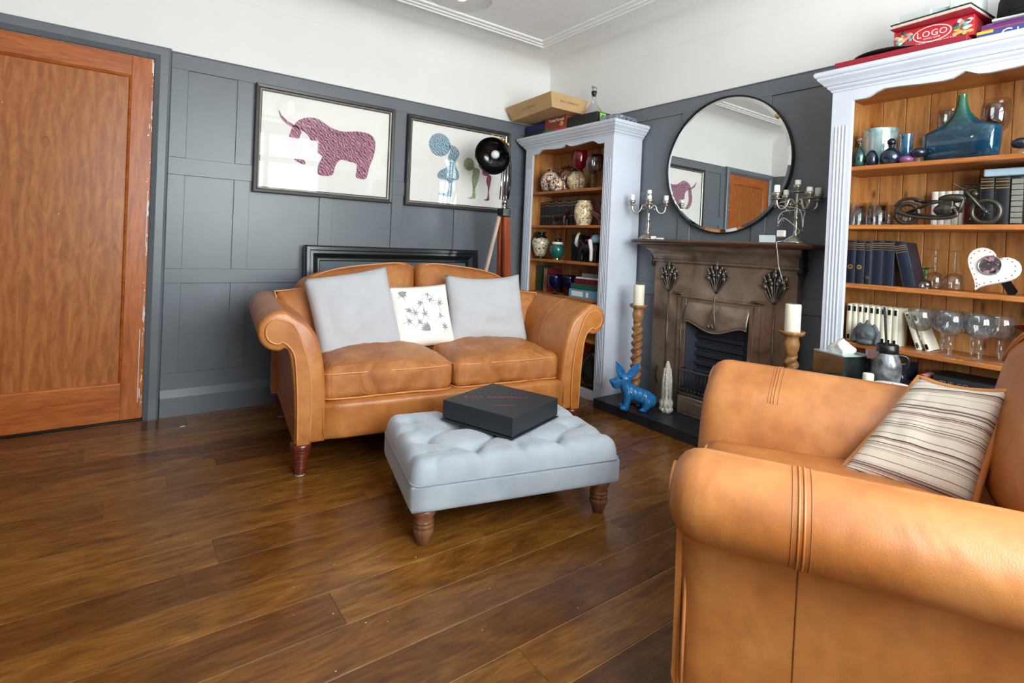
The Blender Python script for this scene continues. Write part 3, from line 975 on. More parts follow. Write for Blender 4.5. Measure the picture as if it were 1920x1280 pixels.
# ------------------------------------------------------------ footstool
def make_ottoman():
    a = -13.4
    L, Dp = .83, .56
    nl = Vector((-2.105, -1.917)); ca, sa = math.cos(R(a)), math.sin(R(a))
    c = nl+Vector((ca, sa))*L/2+Vector((-sa, ca))*Dp/2
    ot = thing('footstool', 'pale blue-grey velvet deep-buttoned footstool with turned wooden legs', 'footstool', (c.x, c.y, 0), R(a))
    link('frame', rbox(L, Dp, .098, .012, 8), 'ottoman_velvet', ot, (0, 0, .13+.049), smooth=True)
    # buttoned top
    nx, ny = 100, 68
    bm = NB()
    HX, HY, r = L/2, Dp/2, .045
    bx, by = .166, .115
    g = []
    z0 = .222
    def puff(x, y):
        X, Y = x/bx, y/by
        inside = max(0, min(1, (1.5*by+.02-abs(y))/.03)) * max(0, min(1, (2.05*bx-abs(x))/.03))
        p_, q_ = (X+Y)/2, (X-Y)/2
        d1 = abs(math.sin(PI*(p_+.25)))*abs(math.sin(PI*(q_+.25)))
        # diamond creases
        d1 = (abs(math.sin(PI*(p_+.25)))*abs(math.sin(PI*(q_-.25))))**.28
        # outside the last row the pleats run straight to the edge
        if abs(y) > abs(x)*.7+.02: d2 = abs(math.sin(PI*(X+.0)/1+PI/2))**.25 if False else min(1, abs(((X+.5) % 1)-.5)*2*2.4+.12)**.35
        else: d2 = min(1, abs(((Y/2+.25) % 1)-.5)*2*2.2+.1)**.35
        return d1*inside+d2*(1-inside)
    pits = [(m_+n_, m_-n_-.5) for m_ in range(-6, 7) for n_ in range(-6, 7) if abs((m_+n_)*bx) < 2.05*bx and abs((m_-n_-.5)*by) < 1.55*by]
    for i in range(nx+1):
        row = []
        for j in range(ny+1):
            u, v = -1+2*i/nx, -1+2*j/ny
            x, y = u*HX, v*HY
            ex, ey = max(0, abs(x)-(HX-r)), max(0, abs(y)-(HY-r))
            e = min(1, math.hypot(ex, ey)/r)
            dome = math.sqrt(max(0, 1-e*e))
            pf = puff(x, y)
            h = .012+.040*dome+.03*dome*pf+.006*(1-u*u)*(1-v*v)
            for X_, Y_ in pits:
                d2_ = (x-X_*bx)**2+(y-Y_*by)**2
                if d2_ < .006: h -= .042*math.exp(-d2_/.0009)
            # keep corners rounded in plan
            if ex > 0 and ey > 0:
                d = math.hypot(ex, ey)
                if d > r:
                    x = math.copysign(HX-r+ex/d*r, x); y = math.copysign(HY-r+ey/d*r, y)
            row.append(bm.verts.new((x, y, z0+h)))
        g.append(row)
    for i in range(nx):
        for j in range(ny):
            bm.faces.new((g[i][j], g[i+1][j], g[i+1][j+1], g[i][j+1]))
    # side wall down to the seam
    def skirtline(seq):
        low = [bm.verts.new((v.co.x, v.co.y, z0)) for v in seq]
        for k in range(len(seq)-1): bm.faces.new((seq[k], low[k], low[k+1], seq[k+1]))
    skirtline([g[i][0] for i in range(nx+1)]); skirtline([g[nx][j] for j in range(ny+1)])
    skirtline([g[i][ny] for i in range(nx, -1, -1)]); skirtline([g[0][j] for j in range(ny, -1, -1)])
    link('buttoned_top', bm, 'ottoman_velvet', ot, smooth=True)
    # buttons sit in the hollows where creases cross
    for i in range(-3, 4):
        for j in range(-2, 3):
            x, y = (i+.5)*bx if False else i*bx, j*by
            X, Y = x/bx, y/by
            p_, q_ = (X+Y)/2+.25, (X-Y)/2-.25
            if abs(math.sin(PI*p_)) < .05 and abs(math.sin(PI*q_)) < .05: pass
    pts = []
    for j in range(-2, 2):
        y = (j+.5)*by
        for i in range(-3, 3):
            pts.append((i, j))
    for m_ in range(-6, 7):
        for n_ in range(-6, 7):
            # p = m - .25, q = n + .25  ->  X = p+q = m+n ; Y = p-q = m-n-.5
            X, Y = m_+n_, m_-n_-.5
            x, y = X*bx, Y*by
            if abs(x) < 2.05*bx and abs(y) < 1.55*by:
                bm = NB(); ball(bm, (0, 0, 0), (.011, .011, .006), 10)
                link('button', bm, 'ottoman_velvet', ot, (x, y, z0+.044), smooth=True)
    pts = []
    hx, hy, rr_ = L/2-.001, Dp/2-.001, .03
    for cx, cy, a0 in ((hx-rr_, -hy+rr_, -90), (hx-rr_, hy-rr_, 0), (-hx+rr_, hy-rr_, 90), (-hx+rr_, -hy+rr_, 180)):
        for k in range(5):
            q = R(a0+22.5*k); pts.append((cx+rr_*math.cos(q), cy+rr_*math.sin(q), .226))
    link('piping', tube(NB(), pts, .0045, 6, True), 'grey_piping', ot, smooth=True)
    prof = [(.018, 0), (.022, .004), (.03, .03), (.036, .045), (.036, .055), (.031, .062), (.036, .066), (.036, .072), (.031, .076), (.036, .08), (.035, .086), (.03, .092), (.042, .112), (.043, .122), (.038, .13)]
    for x, y in ((-.355, -.225), (.355, -.225), (-.355, .225), (.355, .225)):
        link('leg', LA(prof, 22), 'ottoman_leg_wood', ot, (x, y, 0), smooth=True)
    return ot
ottoman = make_ottoman()
# black presentation box on the footstool
plain('foil_red', (186, 52, 70), .4, 0, 0)
bxo = thing('presentation_box', 'flat black presentation box with small red lettering lying on the footstool', 'box', (-1.587, -1.69, .3095), R(19.9))
link('tray', BX(-.17, .17, -.17, .17, .004, .07, .002), 'black_card', bxo)
link('lid', BX(-.176, .176, -.176, .176, .010, .084, .002), 'black_card', bxo)
link('base_board', BX(-.18, .18, -.18, .18, 0, .005, .001), 'black_card', bxo)
text('lettering', 'BILLY CONNOLLY', .026, 'foil_red', bxo, (.0, .03, .0842), (0, 0, R(-50)), .0003, spacing=1.35)
bm = NB()
for k in range(9): box(bm, -.045+.01*k, -.0385+.01*k, -.0025, .0025, 0, .0003)
o = link('small_print', bm, 'foil_red', bxo, (-.07, -.06, .0842), (0, 0, R(-50))); o['kind'] = 'stuff'

# ------------------------------------------------------------ armchair
def make_chair():
    ch = thing('armchair', 'large tan leather armchair with rolled arms holding a striped cushion', 'armchair', (-1.389, -3.051, 0), R(212))
    prof = [(x-.37, z*.93+(.143*.07)) for x, z in PROF]
    for sd in (1, -1):
        da = R(-5) if sd > 0 else R(-13)
        rot = (0, 0, da)
        pv = Vector((sd*.40, -.475, 0)); tg = pv+Vector((0, 0 if sd > 0 else .03, 0))
        aloc = tg-Matrix.Rotation(da, 3, 'Z') @ pv
        dense = [(p.x, p.y) for p in spline([(a, b, 0) for a, b in prof], 4)]
        test = sum(dense[k-1][0]*dense[k][1]-dense[k][0]*dense[k-1][1] for k in range(len(dense)))
        ins = [(-.475, -.055), (-.473, -.042), (-.466, -.026), (-.455, -.013), (-.44, -.004), (-.42, 0)]
        ys = ins+[(-.40+.084*k, 0) for k in range(10)]+[(.39, -.01), (.40, -.03)]
        if test < 0: ys = [(y, -s) for y, s in ys]
        bm = sweep_arm(dense, ys)
        if sd < 0: mirror_x(bm)
        arm = link('arm', bm, 'chair_leather', ch, aloc, rot); angle_smooth(arm, 60)
        n = len(dense)
        roll = dense[int(n*.18):int(n*.80)]
        for d, r_, mt_ in ((-.014, .0009, 'stitching'), (-.004, .0022, 'chair_leather'), (.004, .0022, 'chair_leather'), (.014, .0009, 'stitching')):
            link('seam', tube(NB(), [(sd*x, -.26+d, z) for x, z in roll], r_, 5), mt_, arm, smooth=True)
        low = dense[int(n*.78):-1]
        for y in (-.255, .10, .36):
            link('seam', tube(NB(), [(sd*(x+.0004), y, z) for x, z in low], .0014, 5), 'stitching', arm, smooth=True)
        # piped facing on the arm front
        out = [(x, z) for x, z in dense]
        cx, cz = .846-.37, .640*.93+.01
        fp = [(cx+.05*math.cos(R(120-23*k)), cz+.05*math.sin(R(120-23*k))) for k in range(11)]
        outl = [(x-.06, z) for x, z in ((.396, .15), (.396, .34), (.412, .47), (.447, .57), (.48, .63))]+fp[1:]+[(x-.06, z) for x, z in ((.475, .52), (.46, .43), (.45, .30), (.447, .15))]
        outl = [(p.x, p.y) for p in spline([(a, b, 0) for a, b in outl], 3)]
        bm = prism(NB(), outl, -.473, -.46)
        if sd < 0: mirror_x(bm)
        angle_smooth(link('arm_facing', bm, 'chair_leather', arm), 40)
        link('piping', tube(NB(), [(sd*.3985, -.452, z) for z in (.15, .3, .42, .47)], .004, 6), 'leather_piping', arm, smooth=True)
    link('seat_base', rbox(.60, .80, .20, .03, 6), 'chair_leather', ch, (0, -.03, .143+.10), smooth=True)
    cu = link('seat_cushion', rbox(.55, .64, .13, .045, 12, .03, .0, .005, 4), 'chair_leather', ch, (0, -.12, .405), smooth=True)
    pts = []
    for cx, cy, a0 in ((.22, -.26, -90), (.22, .26, 0), (-.22, .26, 90), (-.22, -.26, 180)):
        for k in range(5):
            q = R(a0+22.5*k); pts.append((cx+.05*math.cos(q), cy+.055*math.sin(q), .046))
    link('piping', tube(NB(), pts, .0045, 6, True), 'leather_piping', cu, smooth=True)
    top = [(-.40, .60), (-.37, .72), (-.29, .80), (-.13, .845), (0, .855), (.13, .845), (.29, .80), (.37, .72), (.40, .60)]
    outl = [(q.x, q.y) for q in spline([(x, z, 0) for x, z in top], 4)]
    bm = prism(NB(), [(-.40, .15)]+outl+[(.40, .15)], .41, .50)
    bmesh.ops.bevel(bm, geom=[e for e in bm.edges if abs(e.verts[0].co.y-e.verts[1].co.y) < 1e-5 and len(e.link_faces) == 2 and e.calc_face_angle(0) > .8], offset=.03, segments=3, affect='EDGES')
    angle_smooth(link('back_frame', bm, 'chair_leather', ch), 50)
    bm = rbox(.58, .17, .46, .07, 12, 0, 0, .005, 8)
    for v in bm.verts:
        u, tz = v.co.x/.29, (v.co.z+.23)/.46
        v.co.z += tz*(.03-.07*u*u)
        v.co.y -= .045*(1-u*u)*(1-(2*tz-1)**2)
    bc = link('back_cushion', bm, 'chair_leather', ch, (0, .35, .655), (R(-10), 0, 0), smooth=True)
    link('piping', tube(NB(), [(.28*u, -.075-.015*(1-u*u), .225+.03-.07*u*u-.05*abs(u)**8) for u in [-1+k/12 for k in range(25)]], .0048, 6), 'leather_piping', bc, smooth=True)
    for x, y in ((-.36, -.41), (.36, -.41), (-.36, .40), (.36, .40)):
        link('leg', LA([(.021, 0), (.024, .006), (.028, .036), (.033, .066), (.038, .09), (.042, .104), (.046, .118), (.046, .15)], 18), 'mahogany', ch, (x, y, 0), smooth=True)
    return ch
chair = make_chair()
def framed(name, label, cat, o, xa, ya):
    xa = Vector(xa).normalized(); ya = Vector(ya); ya = (ya-xa*ya.dot(xa)).normalized(); za = xa.cross(ya)
    t_ = thing(name, label, cat)
    mm = Matrix((xa, ya, za)).transposed().to_4x4(); mm.translation = Vector(o)
    t_.matrix_world = mm
    return t_
CUSH = [(-1.331, -2.901, 0.473), (-1.221, -3.156, 0.459), (-1.155, -3.202, 0.749), (-1.069, -2.996, 0.726)]
CB = [Vector(q_) for q_ in CUSH]
cen = sum(CB, Vector())/4
sc = thing('striped_cushion', 'beige linen cushion with dark and pink stripes and leather edging in the armchair', 'cushion')
xa = (CB[1]-CB[0]+CB[2]-CB[3]).normalized(); ya = CB[3]-CB[0]+CB[2]-CB[1]; ya = (ya-xa*ya.dot(xa)).normalized(); za = xa.cross(ya)
mm = Matrix((xa, ya, za)).transposed().to_4x4(); mm.translation = cen
sc.matrix_world = mm
inv = mm.inverted(); LCB = [inv @ q_ for q_ in CB]
def slump(x, y, z):
    u, v = x/.38+.5, y/.38+.5
    p_ = (LCB[0]*(1-u)+LCB[1]*u)*(1-v)+(LCB[3]*(1-u)+LCB[2]*u)*v
    return p_+Vector((0, 0, z))
bm = pillow(.38, .38, .13, 22, .04, .012, 4, .01)
for v in bm.verts: v.co = slump(*v.co)
link('cover', bm, 'striped_linen', sc, smooth=True)
link('leather_edge', tube(NB(), [slump(*p_) for p_ in pillow_edge(.384, .384, .04, 18, .012, -.006)], .010, 8, True), 'leather_piping', sc, smooth=True)
# ------------------------------------------------------------ pictures, mirror, lamp
def picture(name, label, x0, x1, z0, z1, fw_=.026, mat_frame='frame_black'):
    """framed print hung flat on the left wall"""
    cx, cz = (x0+x1)/2, (z0+z1)/2
    p_ = thing(name, label, 'picture', (cx, -.002, cz))
    w_, h_ = (x1-x0)/2, (z1-z0)/2
    def fr_ring(nm, prof, mat):
        bm = NB(); rings = []
        for sx, sz in ((-1, -1), (1, -1), (1, 1), (-1, 1)):
            rings.append([bm.verts.new((sx*(w_-d), -y, sz*(h_-d))) for d, y in prof])
        for a in range(4):
            A, B = rings[a], rings[(a+1) % 4]
            for k in range(len(prof)): bm.faces.new((A[k], B[k], B[(k+1) % len(prof)], A[(k+1) % len(prof)]))
        return link(nm, bm, mat, p_)
    f = fr_ring('frame', [(0, 0), (0, .024), (.004, .028), (.019, .026), (.024, .02), (.024, 0)], mat_frame)
    fr_ring('slip', [(.024, .004), (.024, .018), (.032, .014), (.032, .004)], 'frame_silver')
    fr_ring('spacer', [(.032, .004), (.032, .012), (.038, .012), (.038, .004)], 'black_satin')
    link('print', BX(-w_+.03, w_-.03, -.006, -.002, -h_+.03, h_-.03), 'paper_white', p_)
    link('glazing', BX(-w_+.031, w_-.031, -.0125, -.0105, -h_+.031, h_-.031), 'picture_glass', p_)
    def shape(nm, pts, mat, smoothn=5):
        P_ = spline([(a-cx, b-cz, 0) for a, b in pts], smoothn, True)
        return link(nm, prism(NB(), [(q.x, q.y) for q in P_], -.0068, -.005), mat, p_)
    return p_, shape
plain('frame_black', (52, 50, 48), .35, .2, .1, 20)
plain('frame_silver', (178, 174, 164), .35, .7, .1, 40)
def yarn(name, lo, mid, hi, sc):
    t = NT(name)
    wv = t.n('TexWave', wave_type='BANDS', bands_direction='DIAGONAL'); wv.inputs['Scale'].default_value = sc; wv.inputs['Distortion'].default_value = 9; wv.inputs['Detail'].default_value = 3; wv.inputs['Detail Scale'].default_value = 1.2
    t.l(t.coord((1, .1, 1)), wv.inputs['Vector'])
    t.set(t.ramp(wv.outputs[0], [(.1, lo), (.45, mid), (.9, hi)]), .8)
yarn('ink_plum', (98, 52, 76), (166, 98, 124), (196, 146, 164), 26)
yarn('ink_blue', (88, 116, 138), (132, 164, 184), (170, 196, 208), 28)
yarn('ink_green', (96, 118, 84), (146, 168, 126), (180, 196, 160), 32)
yarn('ink_wine', (92, 36, 62), (140, 64, 94), (172, 104, 128), 34)
pic1, shp = picture('framed_print', 'framed print of a plum-coloured four-legged beast on white paper', -2.290, -1.402, 1.296, 1.948)
shp('printed_beast', [(-2.06, 1.725), (-2.04, 1.765), (-1.986, 1.793), (-1.919, 1.795), (-1.838, 1.755), (-1.756, 1.741), (-1.652, 1.757), (-1.565, 1.748), (-1.532, 1.70), (-1.54, 1.608), (-1.567, 1.53), (-1.585, 1.455), (-1.62, 1.442), (-1.658, 1.455), (-1.655, 1.50), (-1.66, 1.54), (-1.707, 1.548), (-1.764, 1.553), (-1.798, 1.508), (-1.818, 1.447), (-1.903, 1.442), (-1.908, 1.499), (-1.885, 1.56), (-1.93, 1.585), (-1.962, 1.615), (-1.966, 1.665), (-2.0, 1.70)], 'ink_plum')
shp('printed_trunk', [(-2.065, 1.732), (-2.02, 1.70), (-2.03, 1.655), (-2.035, 1.601), (-2.019, 1.55), (-1.988, 1.512), (-1.998, 1.495), (-2.05, 1.515), (-2.087, 1.564), (-2.098, 1.62), (-2.085, 1.68)], 'ink_plum')
shp('printed_tail', [(-2.159, 1.812), (-2.14, 1.758), (-2.105, 1.732), (-2.07, 1.72), (-2.06, 1.732), (-2.10, 1.75), (-2.13, 1.775)], 'ink_plum')
pic2, shp = picture('framed_print', 'framed print of three round-headed figures in blue, green and wine on white paper', -1.302, -.418, 1.292, 1.936)
def disc(cx, cz, rx, rz): return [(cx+rx*math.cos(2*PI*k/14), cz+rz*math.sin(2*PI*k/14)) for k in range(14)]
shp('printed_head', disc(-1.037, 1.757, .09, .085), 'ink_blue', 2)
shp('printed_figure', [(-.955, 1.765), (-.896, 1.757), (-.867, 1.708), (-.904, 1.633), (-.868, 1.57), (-.868, 1.52), (-.917, 1.497), (-.912, 1.39), (-1.02, 1.388), (-1.022, 1.406), (-.957, 1.412), (-.953, 1.494), (-1.04, 1.514), (-1.035, 1.56), (-.956, 1.615), (-.966, 1.672), (-.948, 1.721)], 'ink_blue')
shp('printed_head', disc(-.78, 1.645, .049, .049), 'ink_green', 2)
shp('printed_figure', [(-.738, 1.624), (-.687, 1.618), (-.679, 1.588), (-.69, 1.527), (-.712, 1.464), (-.712, 1.39), (-.782, 1.388), (-.741, 1.404), (-.737, 1.474), (-.747, 1.533), (-.742, 1.581)], 'ink_green')
shp('printed_head', disc(-.622, 1.598, .034, .026), 'ink_wine', 2)
shp('printed_figure', [(-.599, 1.585), (-.568, 1.57), (-.573, 1.514), (-.584, 1.452), (-.581, 1.385), (-.632, 1.384), (-.599, 1.402), (-.597, 1.475), (-.615, 1.535)], 'ink_wine')
# large black frame standing on the floor behind the sofa, leaning on the wall
bf = thing('large_frame', 'large black moulded picture frame leaning on the wall behind the sofa', 'picture frame', (-1.345, -.14, 0), 0, rot=(R(-6), 0, 0))
bm = NB(); rings = []
prof = [(0, 0), (0, .035), (.01, .042), (.028, .042), (.034, .034), (.05, .034), (.075, .016), (.082, .02), (.092, .02), (.098, .012), (.098, 0)]
W2, H2 = .64, .99
for sx, z0_ in ((-1, 0), (1, 0), (1, 1), (-1, 1)):
    rings.append([bm.verts.new((sx*(W2-d), -y, (H2-d) if z0_ else d)) for d, y in prof])
for a in range(4):
    A, B = rings[a], rings[(a+1) % 4]
    for k in range(len(prof)): bm.faces.new((A[k], B[k], B[(k+1) % len(prof)], A[(k+1) % len(prof)]))
plain('frame_ebony', (24, 27, 30), .28, .1, .1, 10, coat=.2)
link('frame', bm, 'frame_ebony', bf)
link('print', BX(-W2+.09, W2-.09, -.008, -.002, .09, H2-.09), 'slate_blue' if 'slate_blue' in MATS else quick((70, 84, 96)), bf)
link('mount', BX(-W2+.15, W2-.15, -.0095, -.0075, .15, H2-.16), 'paper_white', bf)

# round mirror with thin black rim and bevelled edge
mi = thing('round_mirror', 'large round wall mirror with a thin black rim above the mantelpiece', 'mirror', (-.002, -1.682, 1.577))
def disc_x(bm, rings, seg=72):
    prev = None
    for r, x in rings:
        cur = [bm.verts.new((-x, r*math.cos(2*PI*k/seg), r*math.sin(2*PI*k/seg))) for k in range(seg)] if r > 0 else [bm.verts.new((-x, 0, 0))]
        if prev:
            for k in range(seg):
                j = (k+1) % seg
                if len(cur) == 1: bm.faces.new((prev[k], prev[j], cur[0]))
                else: bm.faces.new((prev[k], prev[j], cur[j], cur[k]))
        prev = cur
    return bm
link('rim', disc_x(NB(), [(.404, 0), (.412, 0), (.412, .024), (.404, .024), (.404, 0)]), 'black_metal', mi)
gls = link('glass', disc_x(NB(), [(.4035, .018), (.386, .0205), (0, .0205)]), 'mirror_glass', mi)
link('back_board', disc_x(NB(), [(.403, 0), (.403, .012), (0, .012)]), 'black_satin', mi)

# tripod floor lamp with a dark bowl shade
lp = thing('tripod_lamp', 'wooden tripod floor lamp with glossy black bowl shade beside the bookcase', 'floor lamp', (-.66, -.30, 0), 0)
hub = Vector((-.06, -.12, 1.27))
def leg_box(bm, a, b, w0, w1, t0):
    a, b = Vector(a), Vector(b)
    d = (b-a).normalized(); s = d.cross(Vector((0, 1, 0))).normalized(); q = d.cross(s)
    vs = []
    for p_, wd in ((a, w0), (b, w1)):
        for i, j in ((-1, -1), (1, -1), (1, 1), (-1, 1)): vs.append(bm.verts.new(p_+s*wd/2*i+q*t0/2*j))
    bm.faces.new(vs[:4][::-1]); bm.faces.new(vs[4:])
    for k in range(4): bm.faces.new((vs[k], vs[(k+1) % 4], vs[4+(k+1) % 4], vs[4+k]))
    return bm
l1 = link('leg', leg_box(NB(), hub+Vector((.015, 0, 0)), (.10, -.05, 0), .05, .06, .028), 'tripod_wood', lp)
link('leg', leg_box(NB(), hub+Vector((-.02, .02, 0)), (-.28, .06, 0), .022, .022, .016), 'pale_leg_wood', lp)
link('leg', leg_box(NB(), hub+Vector((0, .03, 0)), (.12, .12, 0), .05, .055, .028), 'tripod_wood', lp)
link('hub', BX(hub.x-.035, hub.x+.04, hub.y-.03, hub.y+.04, hub.z-.03, hub.z+.03, .006), 'black_metal', lp)
bm = NB(); tube(bm, [hub, hub+Vector((0, 0, .06))], .014, 10); tube(bm, [hub+Vector((0, 0, .06)), hub+Vector((0, 0, .09))], .02, 10)
link('clamp', bm, 'chrome', lp, smooth=True)
bm = NB()
tube(bm, [hub+Vector((-.012, 0, .08)), hub+Vector((.0, .01, .44))], .006, 8); tube(bm, [hub+Vector((.014, 0, .08)), hub+Vector((.024, .01, .44))], .006, 8)
link('arm_rod', bm, 'chrome', lp, smooth=True)
bm = NB(); tube(bm, [hub+Vector((-.05, -.01, .09)), hub+Vector((-.03, .0, .34))], .005, 8)
link('arm_rod', bm, 'chrome', lp, smooth=True)
link('bracket', tube(NB(), [tuple(hub+Vector(p_)) for p_ in ((.03, .01, .10), (.052, .02, .2), (.056, .03, .34), (.03, .03, .45), (-.04, .01, .50))], .011, 8), 'black_metal', lp, smooth=True)
bm = NB(); tube(bm, [hub+Vector((-.09, 0, .505)), hub+Vector((.02, .02, .49))], .008, 8); ball(bm, hub+Vector((-.03, .01, .515)), .016, 10); ball(bm, hub+Vector((.02, .02, .49)), .014, 10)
tube(bm, spline([hub+Vector((-.05, 0, .52)), hub+Vector((-.11, -.02, .535)), hub+Vector((-.16, -.02, .522))], 6), .003, 6)
link('knuckle', bm, 'gilt', lp, smooth=True)
# bowl shade, opening towards the room
sh = NB()
prof = [(.0, .07), (.03, .07), (.06, .064), (.095, .045), (.118, .015), (.128, -.02), (.131, -.045), (.1285, -.045), (.125, -.02), (.115, .012), (.09, .04), (.055, .058), (.028, .062), (0, .062)]
lathe(sh, prof, 36)
dirv = Vector((-.92, -.56, -.42)).normalized()
q = dirv.to_track_quat('-Z', 'Y')
shade = link('lamp_shade', sh, 'shade_black', lp, (-.17, -.13, 1.665), smooth=True)
shade.rotation_euler = q.to_euler()
bm = NB(); ball(bm, (0, 0, .012), .031, 16); tube(bm, [(0, 0, .02), (0, 0, .065)], .015, 12)
link('bulb', bm, 'bulb_frost', shade, smooth=True)
bm = NB()
for k in range(6):
    a_ = 2*PI*k/6+.3
    ball(bm, (.072*math.cos(a_), .072*math.sin(a_), .047), .0045, 6)
o = link('rivet', bm, 'chrome', shade, smooth=True); o['kind'] = 'stuff'

# pendant light: clear glass shade with a glowing filament bulb
pl = thing('pendant_light', 'clear glass bell pendant light with a warm glowing bulb hanging from the ceiling', 'pendant light', (-1.745, -1.48, 2.11))
link('shade', lathe(NB(), [(.035, .20), (.05, .19), (.09, .14), (.12, .07), (.135, .0), (.133, .0), (.118, .07), (.088, .138), (.05, .185)], 36), 'clear_glass', pl, smooth=True)
link('bulb', LA([(.0, -.004), (.018, .0), (.03, .025), (.031, .045), (.022, .085), (.014, .11)], 16), 'bulb_warm', pl, smooth=True)
link('lamp_holder', LA([(.016, .105), (.022, .11), (.022, .17), (.036, .18), (.036, .205), (.012, .215)], 16), 'gilt', pl)
link('cord', tube(NB(), [(0, 0, .21), (0, 0, RZ-2.11)], .003, 6), 'black_satin', pl)
link('ceiling_rose', LA([(.05, RZ-2.11-.025), (.05, RZ-2.11)], 20), 'gilt', pl)
lb = bpy.data.lights.new('pendant_bulb_offscreen', 'POINT'); lb.energy = 6; lb.color = (1, .8, .55); lb.shadow_soft_size = .03
lbo = bpy.data.objects.new('pendant_bulb_offscreen', lb); lbo.location = (-1.745, -1.48, 2.13); C.objects.link(lbo)

# ------------------------------------------------------------ fireplace
fp = thing('fireplace', 'bronze-brown cast iron fireplace with flower ornaments and dark wooden mantel shelf', 'fireplace', (-.002, -1.705, .06))
Zb = -.06     # local z of floor level
def fz(z): return z-.06
yo = 1.705
def L(y): return y+yo
# surround plate with a rectangular opening
D0 = .055
bm = NB()
for a, b, z0, z1 in ((.46, .205, .06, 1.035), (-.205, -.46, .06, 1.035), (.205, -.205, .74, 1.035)):
    box(bm, -D0, 0, min(a, b), max(a, b), fz(z0), fz(z1))
link('surround', bm, 'cast_iron_bronze', fp)
# stepped mouldings under the shelf
def mould(nm, steps, mat):
    bm = NB()
    for (ov, dp, z0, z1) in steps: box(bm, -dp, 0, -.46-ov, .46+ov, fz(z0), fz(z1), .003)
    return link(nm, bm, mat, fp)
mould('bed_moulding', [(.006, .064, .972, .978), (.012, .072, .98, .992), (.008, .067, .992, .998)], 'cast_iron_bronze')
# cavetto frieze leaning out to the shelf
bm = NB()
sec = [(0, .998), (.066, .998), (.074, 1.02), (.092, 1.045), (.118, 1.062), (.118, 1.07), (.135, 1.07), (.135, 1.086), (0, 1.086)]
A = []
for sd in (-1, 1):
    A.append([bm.verts.new((-d, sd*(.46+max(0, d-.055)*.6), fz(z))) for d, z in sec])
for k in range(len(sec)): bm.faces.new((A[0][k], A[1][k], A[1][(k+1) % len(sec)], A[0][(k+1) % len(sec)]))
bm.faces.new(A[0][::-1]); bm.faces.new(A[1])
angle_smooth(link('frieze', bm, 'cast_iron_bronze', fp), 30)
# shelf with a thumb-moulded, rounded-corner edge
bm = NB()
hw, dp, rc = .585, .20, .05
def shelf_outline(o_):
    pts = [(0, hw-o_)]
    for k in range(7):
        a = R(90*k/6); pts.append((-(dp-o_)+(rc)*(1-math.sin(a)) if False else -(dp-rc-o_)-rc*math.sin(a), hw-o_-rc+rc*math.cos(a)))
    pts += [(p_[0], -p_[1]) for p_ in pts[::-1]]
    return pts
layers = [(.03, 1.087), (.012, 1.09), (.002, 1.10), (0, 1.108), (.004, 1.115), (.012, 1.119)]
rings = [[bm.verts.new((p_[0], p_[1], fz(z))) for p_ in shelf_outline(o_)] for o_, z in layers]
for Aa, Bb in zip(rings, rings[1:]):
    for k in range(len(Aa)): bm.faces.new((Aa[k], Aa[(k+1) % len(Aa)], Bb[(k+1) % len(Aa)], Bb[k]))
f1 = bm.faces.new(rings[0][::-1]); f2 = bm.faces.new(rings[-1])
bmesh.ops.triangulate(bm, faces=[f1, f2])
angle_smooth(link('mantel_shelf', bm, 'mantel_wood', fp), 40)
for sd in (-1, 1):
    # scroll bracket at each end under the shelf
    bm = NB(); out = [(-.01, 1.085), (-.11, 1.085), (-.105, 1.06), (-.07, 1.03), (-.06, .99), (-.072, .965), (-.06, .945), (-.035, .945), (-.01, .97)]
    prism(bm, [(a, fz(b)) for a, b in out], sd*.463, sd*.485, 'y')
    link('bracket', bm, 'black_iron', fp)
    # thin half-round rods down the jambs under the outer flowers
    link('stem_rod', tube(NB(), [(-D0-.003, L(-1.705+sd*.345), fz(.80)), (-D0-.003, L(-1.705+sd*.345), fz(.07))], .004, 8), 'burnished_iron', fp, smooth=True)
    # small corbelled ledges beside the hood
    bm = NB(); prism(bm, [(-D0, fz(.775)), (-D0-.035, fz(.785)), (-D0-.04, fz(.795)), (-D0, fz(.795))], sd*.232, sd*.29, 'y')
    link('ledge', bm, 'cast_iron_bronze', fp)
    link('inner_pilaster', BX(-D0-.008, -D0+.01, min(sd*.205, sd*.27), max(sd*.205, sd*.27), fz(.06), fz(.772), .003), 'cast_iron_bronze', fp)
    link('bead', tube(NB(), [(-D0-.009, sd*.235, fz(.07)), (-D0-.009, sd*.235, fz(.76))], .003, 6), 'burnished_iron', fp, smooth=True)
link('hood_rail', BX(-D0-.018, -D0, -.27, .27, fz(.766), fz(.778), .003), 'cast_iron_bronze', fp)
# hood: bulging plate with a wavy lower edge
bm = NB(); nx = 28
g = []
for i in range(nx+1):
    u = -1+2*i/nx
    y = .207*u
    zb = .60+.022*math.cos(u*PI)*-1+.012*u*u
    zb = .603-.026*math.cos(u*PI*.98)+(.0 if abs(u) < .8 else (abs(u)-.8)*-.05)
    col_ = []
    for j in range(9):
        s = j/8
        z = .766*(1-s)+zb*s
        col_.append(bm.verts.new((-D0+.012-.045*math.sin(PI*.5*s)*(1-.15*u*u), y, fz(z))))
    g.append(col_)
for i in range(nx):
    for j in range(8): bm.faces.new((g[i][j], g[i+1][j], g[i+1][j+1], g[i][j+1]))
ho = link('hood', bm, 'cast_iron_bronze', fp, smooth=True)
so_ = ho.modifiers.new('thick', 'SOLIDIFY'); so_.thickness = .006
link('hood_edge', tube(NB(), [tuple(g_) for g_ in [(-D0+.012-.045*(1-.15*(-1+2*i/nx)**2)-.002, .207*(-1+2*i/nx), fz(.603-.026*math.cos((-1+2*i/nx)*PI*.98)+(0 if abs(-1+2*i/nx) < .8 else (abs(-1+2*i/nx)-.8)*-.05))) for i in range(nx+1)]], .005, 6), 'cast_iron_bronze', fp, smooth=True)
